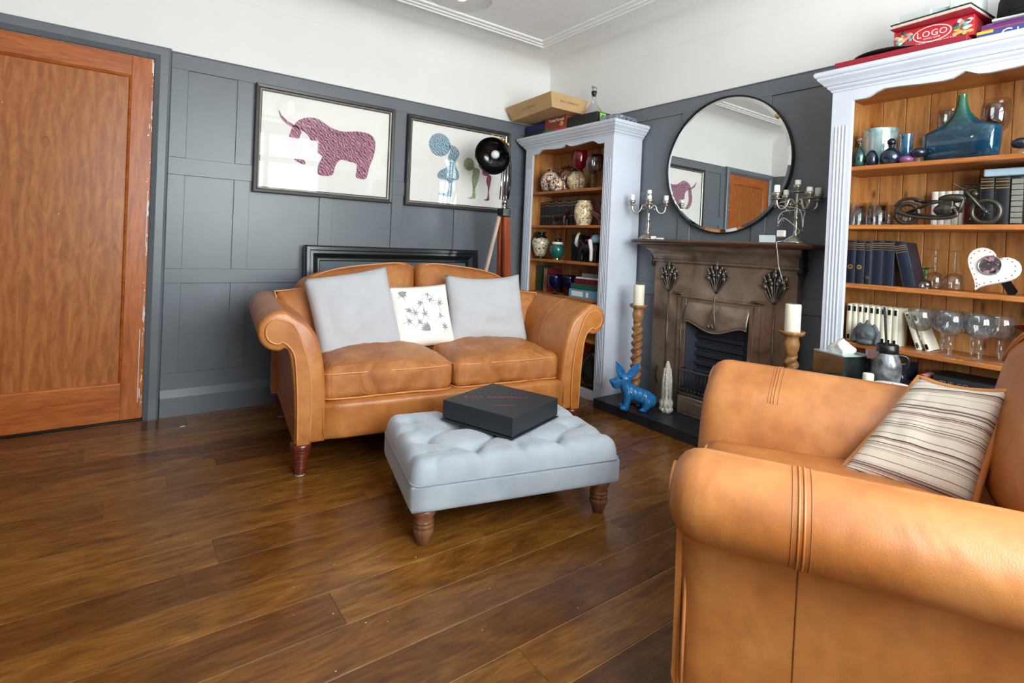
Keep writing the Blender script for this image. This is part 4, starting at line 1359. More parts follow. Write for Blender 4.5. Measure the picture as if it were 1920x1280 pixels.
# cast flower sprays
def spray(cy, cz, s=1.0):
    bm = NB()
    X0 = -D0-.004
    def bud(y, z, r, tilt):
        ball(bm, (X0-.009, y, z), (.010, r*.85, r*1.15), 10); ball(bm, (X0-.010, y+.003*tilt, z+r*1.1), (.006, r*.4, r*.8), 8)
        tube(bm, spline([(X0-.006, y, z-r), (X0-.007, y*.62, z-.05), (X0-.005, y*.10, -.088)], 5), [.0034]*5+[.0026]*6, 6)
    for y, z, r in ((0, .055, .017), (-.024, .03, .013), (.024, .03, .013), (-.046, .02, .012), (.046, .02, .012), (-.05, -.008, .014), (.05, -.008, .014), (-.014, .012, .011), (.014, .012, .011)):
        bud(y, z, r, 1 if y > 0 else -1)
    # leaf tips
    for y, z in ((-.058, .038), (.058, .038), (0, .085), (-.034, .055), (.034, .055)):
        ball(bm, (X0-.006, y, z), (.006, .007, .016), 8)
    for y in (-.066, .066): ball(bm, (X0-.008, y, -.0), (.006, .014, .006), 8)
    # backing leaf shape
    bk = [(0, .105), (.012, .08), (.032, .072), (.04, .055), (.066, .052), (.062, .03), (.08, .008), (.06, -.012), (.05, -.035), (.022, -.072), (0, -.10), (-.022, -.072), (-.05, -.035), (-.06, -.012), (-.08, .008), (-.062, .03), (-.066, .052), (-.04, .055), (-.032, .072), (-.012, .08)]
    b2 = NB(); prism(b2, [(y_*.86*s, z_*1.0*s) for y_, z_ in bk], X0+.005, X0-.003, 'x')
    for v in bm.verts: v.co.y *= s*1.0; v.co.z *= s
    fo = link('flower_ornament', bm, 'burnished_iron', fp, (0, cy, fz(cz)), smooth=True)
    link('backing_leaf', b2, 'black_iron', fo)
    return fo
spray(L(-1.36), .885, 1.0); spray(L(-1.70), .905, 1.0); spray(L(-2.05), .885, 1.05)
bm = NB()
for d in (-1, 1):
    tube(bm, spline([(-D0-.022, 0, fz(.80)), (-D0-.03, 0, fz(.74)), (-D0-.042, d*.012, fz(.68)), (-D0-.046, d*.022, fz(.63)), (-D0-.046, d*.012, fz(.605)), (-D0-.046, 0, fz(.63))], 5), .0045, 6)
    ball(bm, (-D0-.042, d*.017, fz(.612)), (.006, .009, .014), 8)
link('hood_spray', bm, 'burnished_iron', fp, smooth=True)
# firebox
bm = NB()
box(bm, -.012, -.006, -.205, .205, fz(.06), fz(.74))
for k in range(5):
    z = .30+.055*k
    box(bm, -.026, -.008, -.16, .16, fz(z), fz(z+.03), .006)
link('fire_back', bm, 'firebox_iron', fp)
for sd in (-1, 1):
    bm = NB(); vs = [bm.verts.new(q_) for q_ in ((-D0+.002, sd*.204, fz(.06)), (-.012, sd*.15, fz(.06)), (-.012, sd*.15, fz(.74)), (-D0+.002, sd*.204, fz(.74)))]
    bm.faces.new(vs); link('fire_cheek', bm, 'firebox_iron', fp)
# basket grate with upright bars
gx = -D0-.075
for z in (.33, .215, .19):
    link('grate_rail', tube(NB(), [(-D0, .20, fz(z)), (gx+.02, .20, fz(z)), (gx, .17, fz(z)), (gx, -.17, fz(z)), (gx+.02, -.20, fz(z)), (-D0, -.20, fz(z))], .0065 if z > .3 else .005, 6), 'burnished_iron', fp, smooth=True)
for k in range(13):
    y = .16-.32*k/12
    link('grate_bar', tube(NB(), [(gx, y, fz(.325)), (gx-.012, y, fz(.27)), (gx, y, fz(.20))], .0042, 6), 'black_iron', fp, smooth=True)
link('ash_cover', BX(gx-.005, -D0+.002, -.19, .19, fz(.06), fz(.175), .006), 'cast_iron_bronze', fp)
link('ash_cover_panel', BX(gx-.009, gx-.003, -.15, .15, fz(.085), fz(.15), .003), 'cast_iron_bronze', fp)
link('damper_pull', tube(NB(), [(-D0-.006+.0, .40+.0, fz(.30)), (-D0-.02, .405, fz(.27)), (-D0-.02, .405, fz(.22)), (-D0-.006, .40, fz(.19))], .004, 6), 'black_iron', fp, smooth=True)
# hearth of dark slate tiles
he = thing('hearth', 'low slab hearth faced with black slate tiles under the fireplace', 'hearth', (-.375, -1.045, 0))
link('core', BX(.004, .37, -1.325, -.004, 0, .054), 'black_satin', he)
nt_ = 6
for k in range(nt_):
    a, b = -1.329*k/nt_, -1.329*(k+1)/nt_
    link('tile', BX(0.002, .1985, b+.001, a-.001, .054, .06, .0012), 'slate_tile', he)
    link('tile', BX(.2005, .371, b+.001, a-.001, .054, .06, .0012), 'slate_tile', he)
    link('tile', BX(-.002, .004, b+.001, a-.001, .001, .0595, .001), 'slate_tile', he)
for a, b in ((0, .2), (.2, .371)):
    link('tile', BX(a+.001, b-.001, -.005, .001, .001, .0595, .001), 'slate_tile', he)
# ------------------------------------------------------------ bookcases
SHZ = (1.468, 1.206, .942, .680, .40)
def bookcase(label, yc, shelf_mat):
    H, hw, f, bk = 1.815, .478, -.14, .146
    b = thing('bookcase', label, 'bookcase', (-.15, yc, 0))
    for s in (1, -1):
        link('side_panel', BX(f+.018, bk, min(s*hw, s*(hw-.02)), max(s*hw, s*(hw-.02)), 0, H, .002), 'lilac_paint', b)
        link('inner_lining', BX(f+.02, bk-.012, min(s*(hw-.02), s*(hw-.026)), max(s*(hw-.02), s*(hw-.026)), .06, H-.004), 'pine', b)
        st = link('stile', BX(f, f+.02, min(s*hw, s*(hw-.088)), max(s*hw, s*(hw-.088)), 0, H, .002), 'lilac_paint', b)
        for k in range(4):
            y = s*(hw-.022-.0145*k)
            link('flute', BX(f-.0035, f+.001, y-.004, y+.004, .14, H-.16, .002), 'lilac_paint', st)
        link('stile_block', BX(f-.004, f+.001, min(s*(hw-.006), s*(hw-.082)), max(s*(hw-.006), s*(hw-.082)), .0, .10, .002), 'lilac_paint', st)
    link('plinth', BX(f, f+.02, -hw+.088, hw-.088, 0, .066, .002), 'lilac_paint', b)
    link('floor_shelf', BX(f+.02, bk-.012, -hw+.026, hw-.026, .045, .064), shelf_mat, b)
    # shaped valance under the cornice
    half = [(0, 1.763), (.12, 1.763), (.16, 1.767), (.22, 1.781), (.3, 1.791), (.45, 1.789), (.65, 1.782), (.82, 1.779), (.9, 1.783), (.96, 1.795), (1, 1.802)]
    ow = hw-.088
    low = [(-ow+ow*t_, z) for t_, z in half]+[(ow-ow*t_, z) for t_, z in half[-2::-1]]
    poly = low+[(ow, 1.815), (-ow, 1.815)]
    bm = NB()
    A = [bm.verts.new((f, p_[0], p_[1])) for p_ in low]; B = [bm.verts.new((f, p_[0], 1.816)) for p_ in low]
    A2 = [bm.verts.new((f+.018, p_[0], p_[1])) for p_ in low]; B2 = [bm.verts.new((f+.018, p_[0], 1.816)) for p_ in low]
    for k in range(len(low)-1):
        bm.faces.new((A[k], A[k+1], B[k+1], B[k])); bm.faces.new((A2[k+1], A2[k], B2[k], B2[k+1])); bm.faces.new((A[k+1], A[k], A2[k], A2[k+1]))
    link('valance', bm, 'lilac_paint', b)
    # cornice swept round three sides
    pro = [(0, 1.812), (.004, 1.812), (.006, 1.82), (.016, 1.828), (.018, 1.838), (.026, 1.84), (.034, 1.852), (.048, 1.866), (.05, 1.876), (.056, 1.878), (.06, 1.886), (.06, 1.896), (.054, 1.902), (0, 1.902)]
    bm = NB(); rings = []
    for x, y, sx, sy in ((bk, hw, 0, 1), (f, hw, -1, 1), (f, -hw, -1, -1), (bk, -hw, 0, -1)):
        rings.append([bm.verts.new((x+sx*o_, y+sy*o_, z)) for o_, z in pro])
    for A, B in zip(rings, rings[1:]):
        for k in range(len(pro)-1): bm.faces.new((A[k], B[k], B[k+1], A[k+1]))
    bm.faces.new(rings[0]); bm.faces.new(rings[-1][::-1])
    link('cornice', bm, 'lilac_paint', b)
    link('top_board', BX(f, bk, -hw, hw, 1.885, 1.901), 'lilac_paint', b)
    link('top_lining', BX(f+.02, bk-.012, -hw+.026, hw-.026, 1.80, 1.812), 'pine_shelf', b)
    for z in SHZ:
        link('shelf', BX(f+.022, bk-.012, -hw+.026, hw-.026, z-.02, z, .003), shelf_mat, b)
    n = 10
    for k in range(n):
        y0, y1 = -hw+.02+(2*hw-.04)*k/n, -hw+.02+(2*hw-.04)*(k+1)/n
        link('plank', BX(bk-.012, bk-.002, y0+.0008, y1-.0008, .05, 1.81, .0025), 'pine', b)
    return b
bkA = bookcase('narrow lilac painted bookcase with vases, standing in the corner behind the sofa', -.562, 'pine_shelf')
bkB = bookcase('lilac painted pine-lined bookcase filled with glassware behind the armchair', -2.868, 'pine_shelf')

# ---- books
BOOKS = []
def book(label, x_front, y, z, th, h, d, col, bands=(), text_=None, lean=0, group=None, rough=.4, name='book', foil='gilt', flat=False, tcol='gilt', yaw=0, tsize=None):
    """upright book, spine towards the room (-x); y is the middle of the spine"""
    b = thing(name, label, 'book', (x_front, y, z), group=group)
    BOOKS.append(b)
    if flat: b.rotation_euler = (R(90), 0, R(yaw))
    else: b.rotation_euler = (R(lean), 0, R(yaw))
    m_ = quick(col, rough)
    c = NB()
    box(c, 0, d, -th/2, -th/2+.003, 0, h, .0008); box(c, 0, d, th/2-.003, th/2, 0, h, .0008)
    link('cover', c, m_, b)
    n = 6
    bm = NB()
    pts = [(-.0+.004*(abs(-1+2*k/n)**2)-.003, th/2*(-1+2*k/n)) for k in range(n+1)]
    poly = pts+[(.004, th/2), (.004, -th/2)]
    prism(bm, [(p_[0], p_[1]) for p_ in poly], 0, h, 'z')
    sp_ = link('spine', bm, m_, b); angle_smooth(sp_, 50)
    link('pages', BX(.005, d-.004, -th/2+.003, th/2-.003, .003, h-.004), 'page_edge', b)
    if bands:
        bm = NB()
        for z0, z1 in bands:
            box(bm, -.0042, .0, -th/2+.002, th/2-.002, h*z0, h*z1)
        o = link('gilt_band', bm, foil, sp_); o['kind'] = 'stuff'
    if text_:
        text('title', text_, tsize or min(th*.55, .02), tcol, sp_, (-.0044, 0, h*.55), (R(90), R(90) if False else 0, R(-90)) if flat is None else (R(180), R(-90), 0), .0003)
    return b
NAVYB = ((.93, .945), (.885, .90), (.84, .85), (.79, .80))
GB = 'navy volumes leaning along the bookcase shelf'
for k, (y, th, h) in enumerate(((-2.470, .035, .195), (-2.507, .037, .193), (-2.541, .027, .192), (-2.575, .041, .196), (-2.618, .042, .196))):
    book(['navy cloth book with a gilt sun stamp low on its spine, against the bookcase stile', 'navy cloth book with gilt bands and sun stamp beside the first sun-stamped one', 'thin navy cloth book with gilt bands and a small gilt figure near its foot', 'thick navy book with plain lower spine, between the thin navy book and its twin', 'thick navy book with plain lower spine next to the leaning navy volume'][k], -.21, y, .942, th, h, .13, (18, 27, 44), NAVYB, lean=0)
    if k < 3:
        bm = NB()
        for j in range(6): box(bm, -.0044, -.001, -.0015, .0015, -.011 if k < 2 else -.006, .011 if k < 2 else .006); bmesh.ops.rotate(bm, cent=(0, 0, 0), matrix=Matrix.Rotation(R(30), 3, 'X'), verts=bm.verts)
        link('sun_stamp' if k < 2 else 'figure_stamp', bm, 'gilt', C.objects[0] if False else BOOKS[-1].children[1], (0, 0, .075 if k < 2 else .03))
book('navy book leaning sideways on the upright navy volumes with its cover showing', -.21, -2.70, .942, .045, .192, .13, (20, 29, 48), NAVYB, lean=-13)
for k in range(9):
    y = -2.4735-.0226*k
    b_ = book('cream paperback in the upright row on the shelf above the side table', -.205, y, .680, .0212, .166, .11, (226, 220, 198), (), None, 0, 'cream paperbacks in a row', .6, 'paperback')
    sp_ = b_.children[1]
    bm = NB(); box(bm, -.0045, -.002, -.005, .005, .135, .158); box(bm, -.0045, -.002, -.005, .005, .008, .028)
    o = link('spine_label', bm, 'black_satin', sp_); o['kind'] = 'stuff'
for k, (y, ln) in enumerate(((-2.735, -18), (-2.768, -21))):
    b_ = book(['cream paperback leaning away from the upright row', 'white paperback leaning on the other slanted paperback behind the goblet'][k], -.175, y, .680, .02, .162, .11, (232, 226, 206), (), None, ln, None, .6, 'paperback')
    bm = NB(); box(bm, -.0045, -.002, -.005, .005, .13, .154); box(bm, -.0045, -.002, -.005, .005, .008, .03)
    o = link('spine_label', bm, 'black_satin', b_.children[1]); o['kind'] = 'stuff'
for k in range(5):
    book('thin white book standing behind the model motorcycle', -.085, -2.738-.0235*k, 1.206, .022, .152, .08, (236, 234, 224), (), None, 0, 'white books behind the motorcycle', .6)
book('fat black book with gold bands beside the wooden clock case', -.16, -2.925, 1.206, .043, .192, .14, (18, 20, 26), ((.96, .97), (.90, .92), (.83, .84), (.77, .79)))
book('fat black book with gold bands between its twin and the silver-patterned volume', -.16, -2.971, 1.206, .045, .190, .14, (18, 20, 26), ((.96, .97), (.90, .92), (.83, .84), (.77, .79)))
book('black volume with a silver patterned spine at the end of the black books', -.16, -3.014, 1.206, .037, .188, .14, (30, 32, 34), tuple((.06+.115*k, .155+.115*k) for k in range(8)), foil='frame_silver')
tag(link('storage_case', BX(-.18, -.03, -3.10, -2.915, 1.3995, 1.428, .004), quick((168, 196, 214))), 'flat pale blue case lying on top of the black books', 'case')
def face_text(b_, body, size, mat, wloc, down=False):
    W_ = Matrix.Translation(wloc) @ Matrix.Rotation(R(-90), 4, 'Z') @ Matrix.Rotation(R(90), 4, 'X')
    if down: W_ = W_ @ Matrix.Rotation(R(-90), 4, 'Z')
    o = text('title', body, size, mat, b_, (0, 0, 0), (0, 0, 0), .0003)
    o.matrix_basis = b_.matrix_basis.inverted() @ W_
b_ = book('navy hardback with white lettering under the shelf of crystal goblets', -.23, -2.692, .40, .034, .215, .15, (24, 30, 48))
face_text(b_, 'WE', .024, 'wax_white', (-.2345, -2.692, .575), True)
b_ = book('red and white paperback slanting against the navy hardback', -.24, -2.748, .40, .03, .19, .13, (176, 28, 44), ((.6, .62), (.92, .97)), None, 8, foil='paper_white')
zz = .40
for lab, th, col in (('thick grey book at the bottom of the lowest flat pile', .075, (96, 98, 100)), ('brown book in the middle of the lowest flat pile', .066, (92, 70, 54)), ('large black hardback with silver capital letters on top of the lowest flat pile', .055, (30, 34, 38))):
    b_ = book(lab, -.22, -2.80, zz+th/2, th, .26, .17, col, flat=True)
    zz += th
face_text(b_, 'THE CO', .026, 'frame_silver', (-.2245, -2.868, zz-.028))
for y in (-2.470, -2.507):
    pass
# ---- glazed pots, glassware and ornaments
def turned(name, label, cat, prof, mat, loc, seg=28, group=None, cap=True):
    o = link(name, LA(prof, seg, cap), mat, None, loc, smooth=True)
    angle_smooth(o, 55)
    return tag(o, label, cat, group)
def goblet(name, label, h, r, loc, mat='clear_glass', group=None, flip=False, stem=.45, foot=None, rim=.85, knop=True):
    """drinking glass: foot, stem with knop, bowl (parts)"""
    g = thing(name, label, 'glass', loc, group=group)
    ft = foot or r*.85
    hs = h*stem
    def P_(pr):
        if flip: return [(a, h-b) for a, b in pr]
        return pr
    link('foot', LA(P_([(ft, 0), (ft, .002), (ft*.5, .005), (.006, .010)]), 24, False), mat, g, smooth=True)
    w_ = .0085 if mat == 'cut_crystal' else .0045
    st = [(.006, .010), (w_, hs*.35)]
    if knop: st += [(w_+.0045, hs*.42), (w_+.0005, hs*.5), (w_+.0035, hs*.58), (w_, hs*.66)]
    st += [(w_, hs*.85), (w_+.0035, hs)]
    link('stem', lathe(NB(), P_(st), 12), mat, g, smooth=True)
    bw = [(.001, hs), (.35*r, hs+.006), (.72*r, hs+(h-hs)*.16), (.95*r, hs+(h-hs)*.38), (r, hs+(h-hs)*.58), (.95*r, hs+(h-hs)*.82), (rim*r, h)]
    inner = [(a-.0018, b) for a, b in bw[::-1] if a > .004]
    link('bowl', lathe(NB(), P_(bw+inner), 32), mat, g, smooth=True)
    return g
Z1, Z2, Z3, Z4 = SHZ[:4]
# bookcase behind the armchair, top shelf
turned('drum_vase', 'squat drum-shaped vase with pearly turquoise lustre', 'vase', [(.060, 0), (.068, .004), (.070, .02), (.071, .16), (.0725, .176), (.071, .18), (.068, .17), (.066, .02), (0, .016)], 'iris_drum', (-.115, -2.530, Z1), cap=False)
def stopper_bottle(label, loc, r, h, mat, smat):
    b = thing('scent_bottle', label, 'bottle', loc)
    link('body', LA([(r*.55, 0), (r*.85, h*.08), (r, h*.28), (r*.92, h*.45), (r*.55, h*.6), (r*.28, h*.66), (r*.26, h*.72), (r*.45, h*.74)], 24), mat, b, smooth=True)
    bm = NB(); ball(bm, (0, 0, h*.88), r*.42, 14); tube(bm, [(0, 0, h*.72), (0, 0, h*.82)], r*.2, 10)
    link('stopper', bm, smat, b, smooth=True)
stopper_bottle('small dark green lustre scent bottle with a clear ball stopper', (-.22, -2.487, Z1), .029, .145, 'iris_green', 'cut_crystal')
turned('glass_egg', 'egg-shaped speckled dark glass paperweight on the shelf of lustre glass', 'paperweight', [(.012, 0), (.021, .012), (.025, .03), (.022, .05), (.013, .068), (0, .075)], 'iris_dark', (-.225, -2.541, Z1))
stopper_bottle('squat violet lustre scent bottle with a black ball stopper', (-.225, -2.613, Z1), .040, .112, 'iris_dark', 'black_metal')
turned('cylinder_vase', 'slim blue lustre cylinder vase standing behind the glass paperweights', 'vase', [(.023, 0), (.024, .01), (.023, .12), (.026, .138), (.0245, .139), (.021, .12), (0, .1)], 'iris_blue', (-.15, -2.645, Z1), cap=False)
turned('glass_pebble', 'flat purple lustre glass pebble between the scent bottle and glass mushroom', 'paperweight', [(.016, 0), (.025, .008), (.027, .018), (.02, .028), (0, .032)], quick((120, 70, 110), .15), (-.235, -2.672, Z1))
for nm, lab, y in (('glass_mushroom', 'small dark glass mushroom beside the big teal vase', -2.712), ('glass_mushroom', 'dark glass mushroom at the far side of the tall wine goblet', -3.03)):
    m_ = thing(nm, lab, 'ornament', (-.225, y, Z1))
    link('cap', LA([(.004, .022), (.024, .028), (.031, .04), (.027, .052), (.014, .061), (0, .063)], 20), 'iris_dark', m_, smooth=True)
    link('stalk', LA([(.016, 0), (.013, .008), (.010, .028)], 16), 'cut_crystal', m_, smooth=True)
# big flattened axe-head vase
bm = NB()
prof = [(.0, .116, .032), (.008, .124, .040), (.06, .129, .045), (.112, .131, .043), (.120, .127, .040), (.127, .112, .037), (.136, .090, .033), (.149, .066, .029), (.167, .045, .025), (.19, .029, .021), (.22, .019, .017), (.25, .0145, .014), (.262, .0145, .0145)]
rings = []
for z, a, b_ in prof:
    ring_ = []
    for k in range(36):
        q = 2*PI*k/36
        e = .45 if z < .13 else .45+min(1, (z-.13)/.05)*.55
        cx_, sx_ = math.cos(q), math.sin(q)
        ring_.append(bm.verts.new((math.copysign(abs(cx_)**e, cx_)*b_, math.copysign(abs(sx_)**e, sx_)*a, z)))
    rings.append(ring_)
for A, B in zip(rings, rings[1:]):
    for k in range(36): bm.faces.new((A[k], A[(k+1) % 36], B[(k+1) % 36], B[k]))
bm.faces.new(rings[0][::-1])
tv = link('teal_vase', bm, 'teal_art_glass', None, (-.205, -2.845, Z1), (0, 0, R(-17)), smooth=True)
tag(tv, 'large flat teal art glass vase with narrow green neck', 'vase')
goblet('wine_goblet', 'clear balloon wine goblet standing behind the teal vase, nearer the armchair back', .25, .050, (-.085, -2.925, Z1))
goblet('wine_goblet', 'clear wine goblet half hidden behind the neck of the teal vase', .25, .042, (-.07, -2.768, Z1))
# second shelf: whisky tumblers
for x, y in ((-.23, -2.492), (-.11, -2.478), (-.225, -2.572), (-.11, -2.562), (-.10, -2.648)):
    g = thing('tumbler', 'clear straight-sided whisky tumbler on the shelf beside the model motorcycle', 'glass', (x, y, Z2), group='whisky tumblers')
    link('wall', lathe(NB(), [(.035, .0), (.0375, .004), (.038, .10), (.0362, .10), (.0352, .014)], 28), 'clear_glass', g, smooth=True)
    link('thick_base', LA([(.034, .001), (.0345, .013)], 24), 'cut_crystal', g)
# model motorcycle
mo = thing('model_motorcycle', 'dark pewter model motorcycle standing in front of the white books', 'model motorcycle', (-.235, -2.815, Z2))
mo.scale = (1.15, 1.06, 1.08)
def wheel(y, r):
    wz = r+.001
    wv_ = link('wheel', tube(NB(), [(0, y+r*.86*math.cos(q), wz+r*.86*math.sin(q)) for q in [2*PI*k/28 for k in range(28)]], r*.2, 8, True), 'pewter', mo, smooth=True)
    bm = NB(); ball(bm, (0, y, wz), (.008, .008, .008), 10)
    for k in range(10):
        q = 2*PI*k/10
        tube(bm, [(0, y, wz), (0, y+r*.8*math.cos(q), wz+r*.8*math.sin(q))], .0011, 4)
    link('spokes', bm, 'pewter', wv_, smooth=True)
wheel(.122, .044); wheel(-.118, .046)
bm = NB(); tube(bm, spline([(0, .165, .072), (0, .14, .098), (0, .10, .102), (0, .07, .085)], 5), .006, 6); link('mudguard', bm, 'pewter', mo, smooth=True)
bm = NB(); ball(bm, (0, .045, .088), (.013, .04, .007), 12); ball(bm, (0, .088, .094), (.011, .014, .006), 10); link('saddle', bm, 'black_satin', mo, smooth=True)
bm = NB(); ball(bm, (0, -.022, .098), (.018, .046, .017), 14); link('fuel_tank', bm, 'pewter', mo, smooth=True)
bm = NB(); ball(bm, (0, -.002, .056), (.02, .04, .026), 12); box(bm, -.014, .014, -.026, .018, .058, .09, .003)
for k in range(4): box(bm, -.015, .015, -.022, .002, .062+.006*k, .065+.006*k)
link('engine', bm, 'pewter', mo)
bm = NB()
for x in (-.011, .011):
    tube(bm, [(x, -.118, .047), (x, -.072, .106), (x*.9, -.058, .128)], .0055, 8)
link('fork', bm, 'pewter', mo, smooth=True)
bm = NB(); tube(bm, spline([(-.045, -.03, .148), (-.03, -.045, .138), (-.01, -.06, .128), (.01, -.06, .128), (.03, -.045, .138), (.045, -.03, .148)], 4), .003, 6); link('handlebar', bm, 'pewter', mo, smooth=True)
bm = NB(); ball(bm, (0, -.084, .112), (.009, .012, .011), 12); link('headlamp', bm, 'pewter', mo, smooth=True)
bm = NB()
for x in (-.007, .007):
    tube(bm, [(x, -.06, .118), (x, -.045, .05), (x, .02, .032), (x, .122, .046)], .005, 6); tube(bm, [(x, -.05, .1), (x, .05, .082), (x, .122, .046)], .005, 6)
link('chassis', bm, 'pewter', mo, smooth=True)
link('exhaust', tube(NB(), spline([(-.016, -.03, .06), (-.019, -.04, .035), (-.019, .0, .024), (-.019, .09, .03), (-.019, .15, .05)], 5), .0065, 8), 'pewter', mo, smooth=True)
cl = thing('clock_case', 'small dark wooden clock case with a round brass dial behind the motorcycle', 'clock', (-.10, -2.868, Z2))
link('case', BX(0, .07, -.028, .028, 0, .175, .003), 'mahogany', cl)
link('dial_plate', BX(-.003, .001, -.021, .021, .09, .165), 'pewter', cl)
link('dial', tube(NB(), [(-.004, .013*math.cos(q), .14+.013*math.sin(q)) for q in [2*PI*k/18 for k in range(18)]], .003, 6, True), 'gilt', cl, smooth=True)
link('thermometer', BX(-.004, 0, -.006, .006, .03, .08), 'wax_white', cl)
# third shelf: upturned glasses and the heart frame
goblet('upturned_glass', 'long-stemmed clear glass standing upside down next to the leaning navy book', .168, .034, (-.15, -2.768, Z3), flip=True, foot=.036, stem=.55)
goblet('upturned_glass', 'long-stemmed clear glass standing upside down beside the heart frame', .166, .036, (-.16, -2.836, Z3), flip=True, foot=.038, stem=.55)
glass('green_glass', (110, 170, 110), .25, .03, .1)
sg = goblet('liqueur_glass', 'small upside-down liqueur glass with a green stem and foot', .09, .024, (-.22, -2.757, Z3), flip=True, foot=.026, stem=.55)
for c_ in sg.children:
    if c_.name.startswith(('foot', 'stem')): c_.data.materials[0] = M('green_glass')
hf = thing('heart_frame', 'white heart-shaped photo frame with red dots standing on its strut', 'photo frame', (-.235, -2.955, Z3), R(-14))
def heart(s, n=40):
    out = []
    for k in range(n):
        t_ = 2*PI*k/n
        x = 16*math.sin(t_)**3; y = 13*math.cos(t_)-5*math.cos(2*t_)-2*math.cos(3*t_)-math.cos(4*t_)
        out.append((x/16*s, y/16*s))
    return out
tilt = Matrix.Rotation(R(24), 4, 'X')
def hx(pts): 
    return [((tilt @ Vector((0, a, b))).y, (tilt @ Vector((0, a, b))).z) for a, b in pts]
zc = .098
bm = prism(NB(), [(a, b+zc) for a, b in hx([(-q[0], q[1]) for q in heart(.088)])], -.006, .006, 'x')
bmesh.ops.rotate(bm, cent=(0, 0, 0), matrix=Matrix.Rotation(R(10), 3, 'Y'), verts=bm.verts)
fr_ = link('frame', bm, 'wax_white', hf)
rotY = Matrix.Rotation(R(10), 3, 'Y')
bm = prism(NB(), [(.036*math.cos(q)-.0, .034*math.sin(q)+zc+.012) for q in [2*PI*k/24 for k in range(24)]], -.0075, -.005, 'x')
bmesh.ops.rotate(bm, cent=(0, 0, 0), matrix=rotY, verts=bm.verts)
blotch('snapshot', (96, 86, 90), [(44, 40, 44), (176, 134, 152), (70, 62, 66)], 30, .5, (.55, .57), coat=0)
link('photo', bm, 'snapshot', hf)
bm = tube(NB(), [(-.0075, .038*math.cos(q), .036*math.sin(q)+zc+.012) for q in [2*PI*k/24 for k in range(24)]], .003, 6, True)
bmesh.ops.rotate(bm, cent=(0, 0, 0), matrix=rotY, verts=bm.verts)
link('photo_rim', bm, 'frame_silver', hf, smooth=True)
bm = NB()
for a, b in hx([(-q[0], q[1]) for q in heart(.076, 30)]): ball(bm, (-.006, a, b+zc), .0022, 6)
bmesh.ops.rotate(bm, cent=(0, 0, 0), matrix=rotY, verts=bm.verts)
o = link('dots', bm, quick((150, 36, 56)), hf); o['kind'] = 'stuff'
link('strut', leg_box(NB(), (.015, -.02, .10), (.09, -.045, .0), .04, .05, .003), 'black_satin', hf)
# fourth shelf: cut crystal goblets
for k, (x, y) in enumerate(((-.235, -2.752), (-.165, -2.812), (-.26, -2.858), (-.15, -2.902), (-.252, -2.948), (-.17, -2.99))):
    goblet('crystal_goblet', 'cut crystal wine goblet with a faceted stem on the shelf of goblets', .180, .045, (x, y, Z4), 'cut_crystal', 'cut crystal goblets', stem=.46, foot=.036)
    bw_ = None if False else None
# diamond cutting on the bowls
for o in [q for q in C.objects if q.name.startswith('crystal_goblet')]:
    bm = NB()
    for k in range(10):
        for s in (1, -1):
            pts = []
            for j in range(5):
                t_ = j/4
                z = .180*.46+(.180*.54)*(.2+.42*t_); rr_ = .045*(.80+.2*math.sin(PI*.5*min(1, t_*1.2)))+.0006
                q = 2*PI*k/10+s*.62*t_
                pts.append((rr_*math.cos(q), rr_*math.sin(q), z))
            tube(bm, pts, .0011, 4)
    b_ = link('diamond_cutting', bm, 'cut_crystal', [c_ for c_ in o.children if c_.name.startswith('bowl')][0], smooth=True); b_['kind'] = 'stuff'
turned('ruby_dish', 'wide ruby red glass dish at the end of the goblet shelf', 'dish', [(.02, 0), (.022, .004), (.01, .012), (.01, .09), (.03, .10), (.075, .135), (.095, .148), (.093, .150), (.07, .14), (.02, .108), (0, .104)], 'ruby_glass', (-.19, -3.125, Z4), cap=False)
hd = NB()
ball(hd, (0, 0, .045), (.035, .045, .045), 16); ball(hd, (0, 0, .085), (.012, .014, .014), 10); ball(hd, (0, 0, .10), (.008, .009, .008), 8)
limb(hd, [(-.012, .048, .012), (-.005, .05, .05), (0, .03, .085)], [.012, .011, .008]); limb(hd, [(-.012, -.048, .012), (-.005, -.05, .05), (0, -.03, .085)], [.012, .011, .008])
ball(hd, (-.03, 0, .04), (.008, .008, .014), 8); ball(hd, (-.028, .018, .05), (.008, .012, .006), 8); ball(hd, (-.028, -.018, .05), (.008, .012, .006), 8); ball(hd, (-.01, 0, .01), (.03, .04, .014), 10)
plain('dark_stone', (74, 82, 86), .6, 0, .25, 50, .2, 120)
tag(sculpt('stone_head', hd, 'dark_stone', None, (-.25, -2.565, Z4), (0, 0, R(-12)), .004, 3), 'small grey stone carved head with crested headdress before the paperbacks', 'figurine')
turned('wine_bottle', 'small dark green bottle standing at the end of the upright paperbacks', 'bottle', [(.02, 0), (.022, .006), (.022, .08), (.012, .105), (.009, .112), (.009, .14), (.011, .146)], quick((40, 52, 26), .1), (-.05, -2.695, Z4))

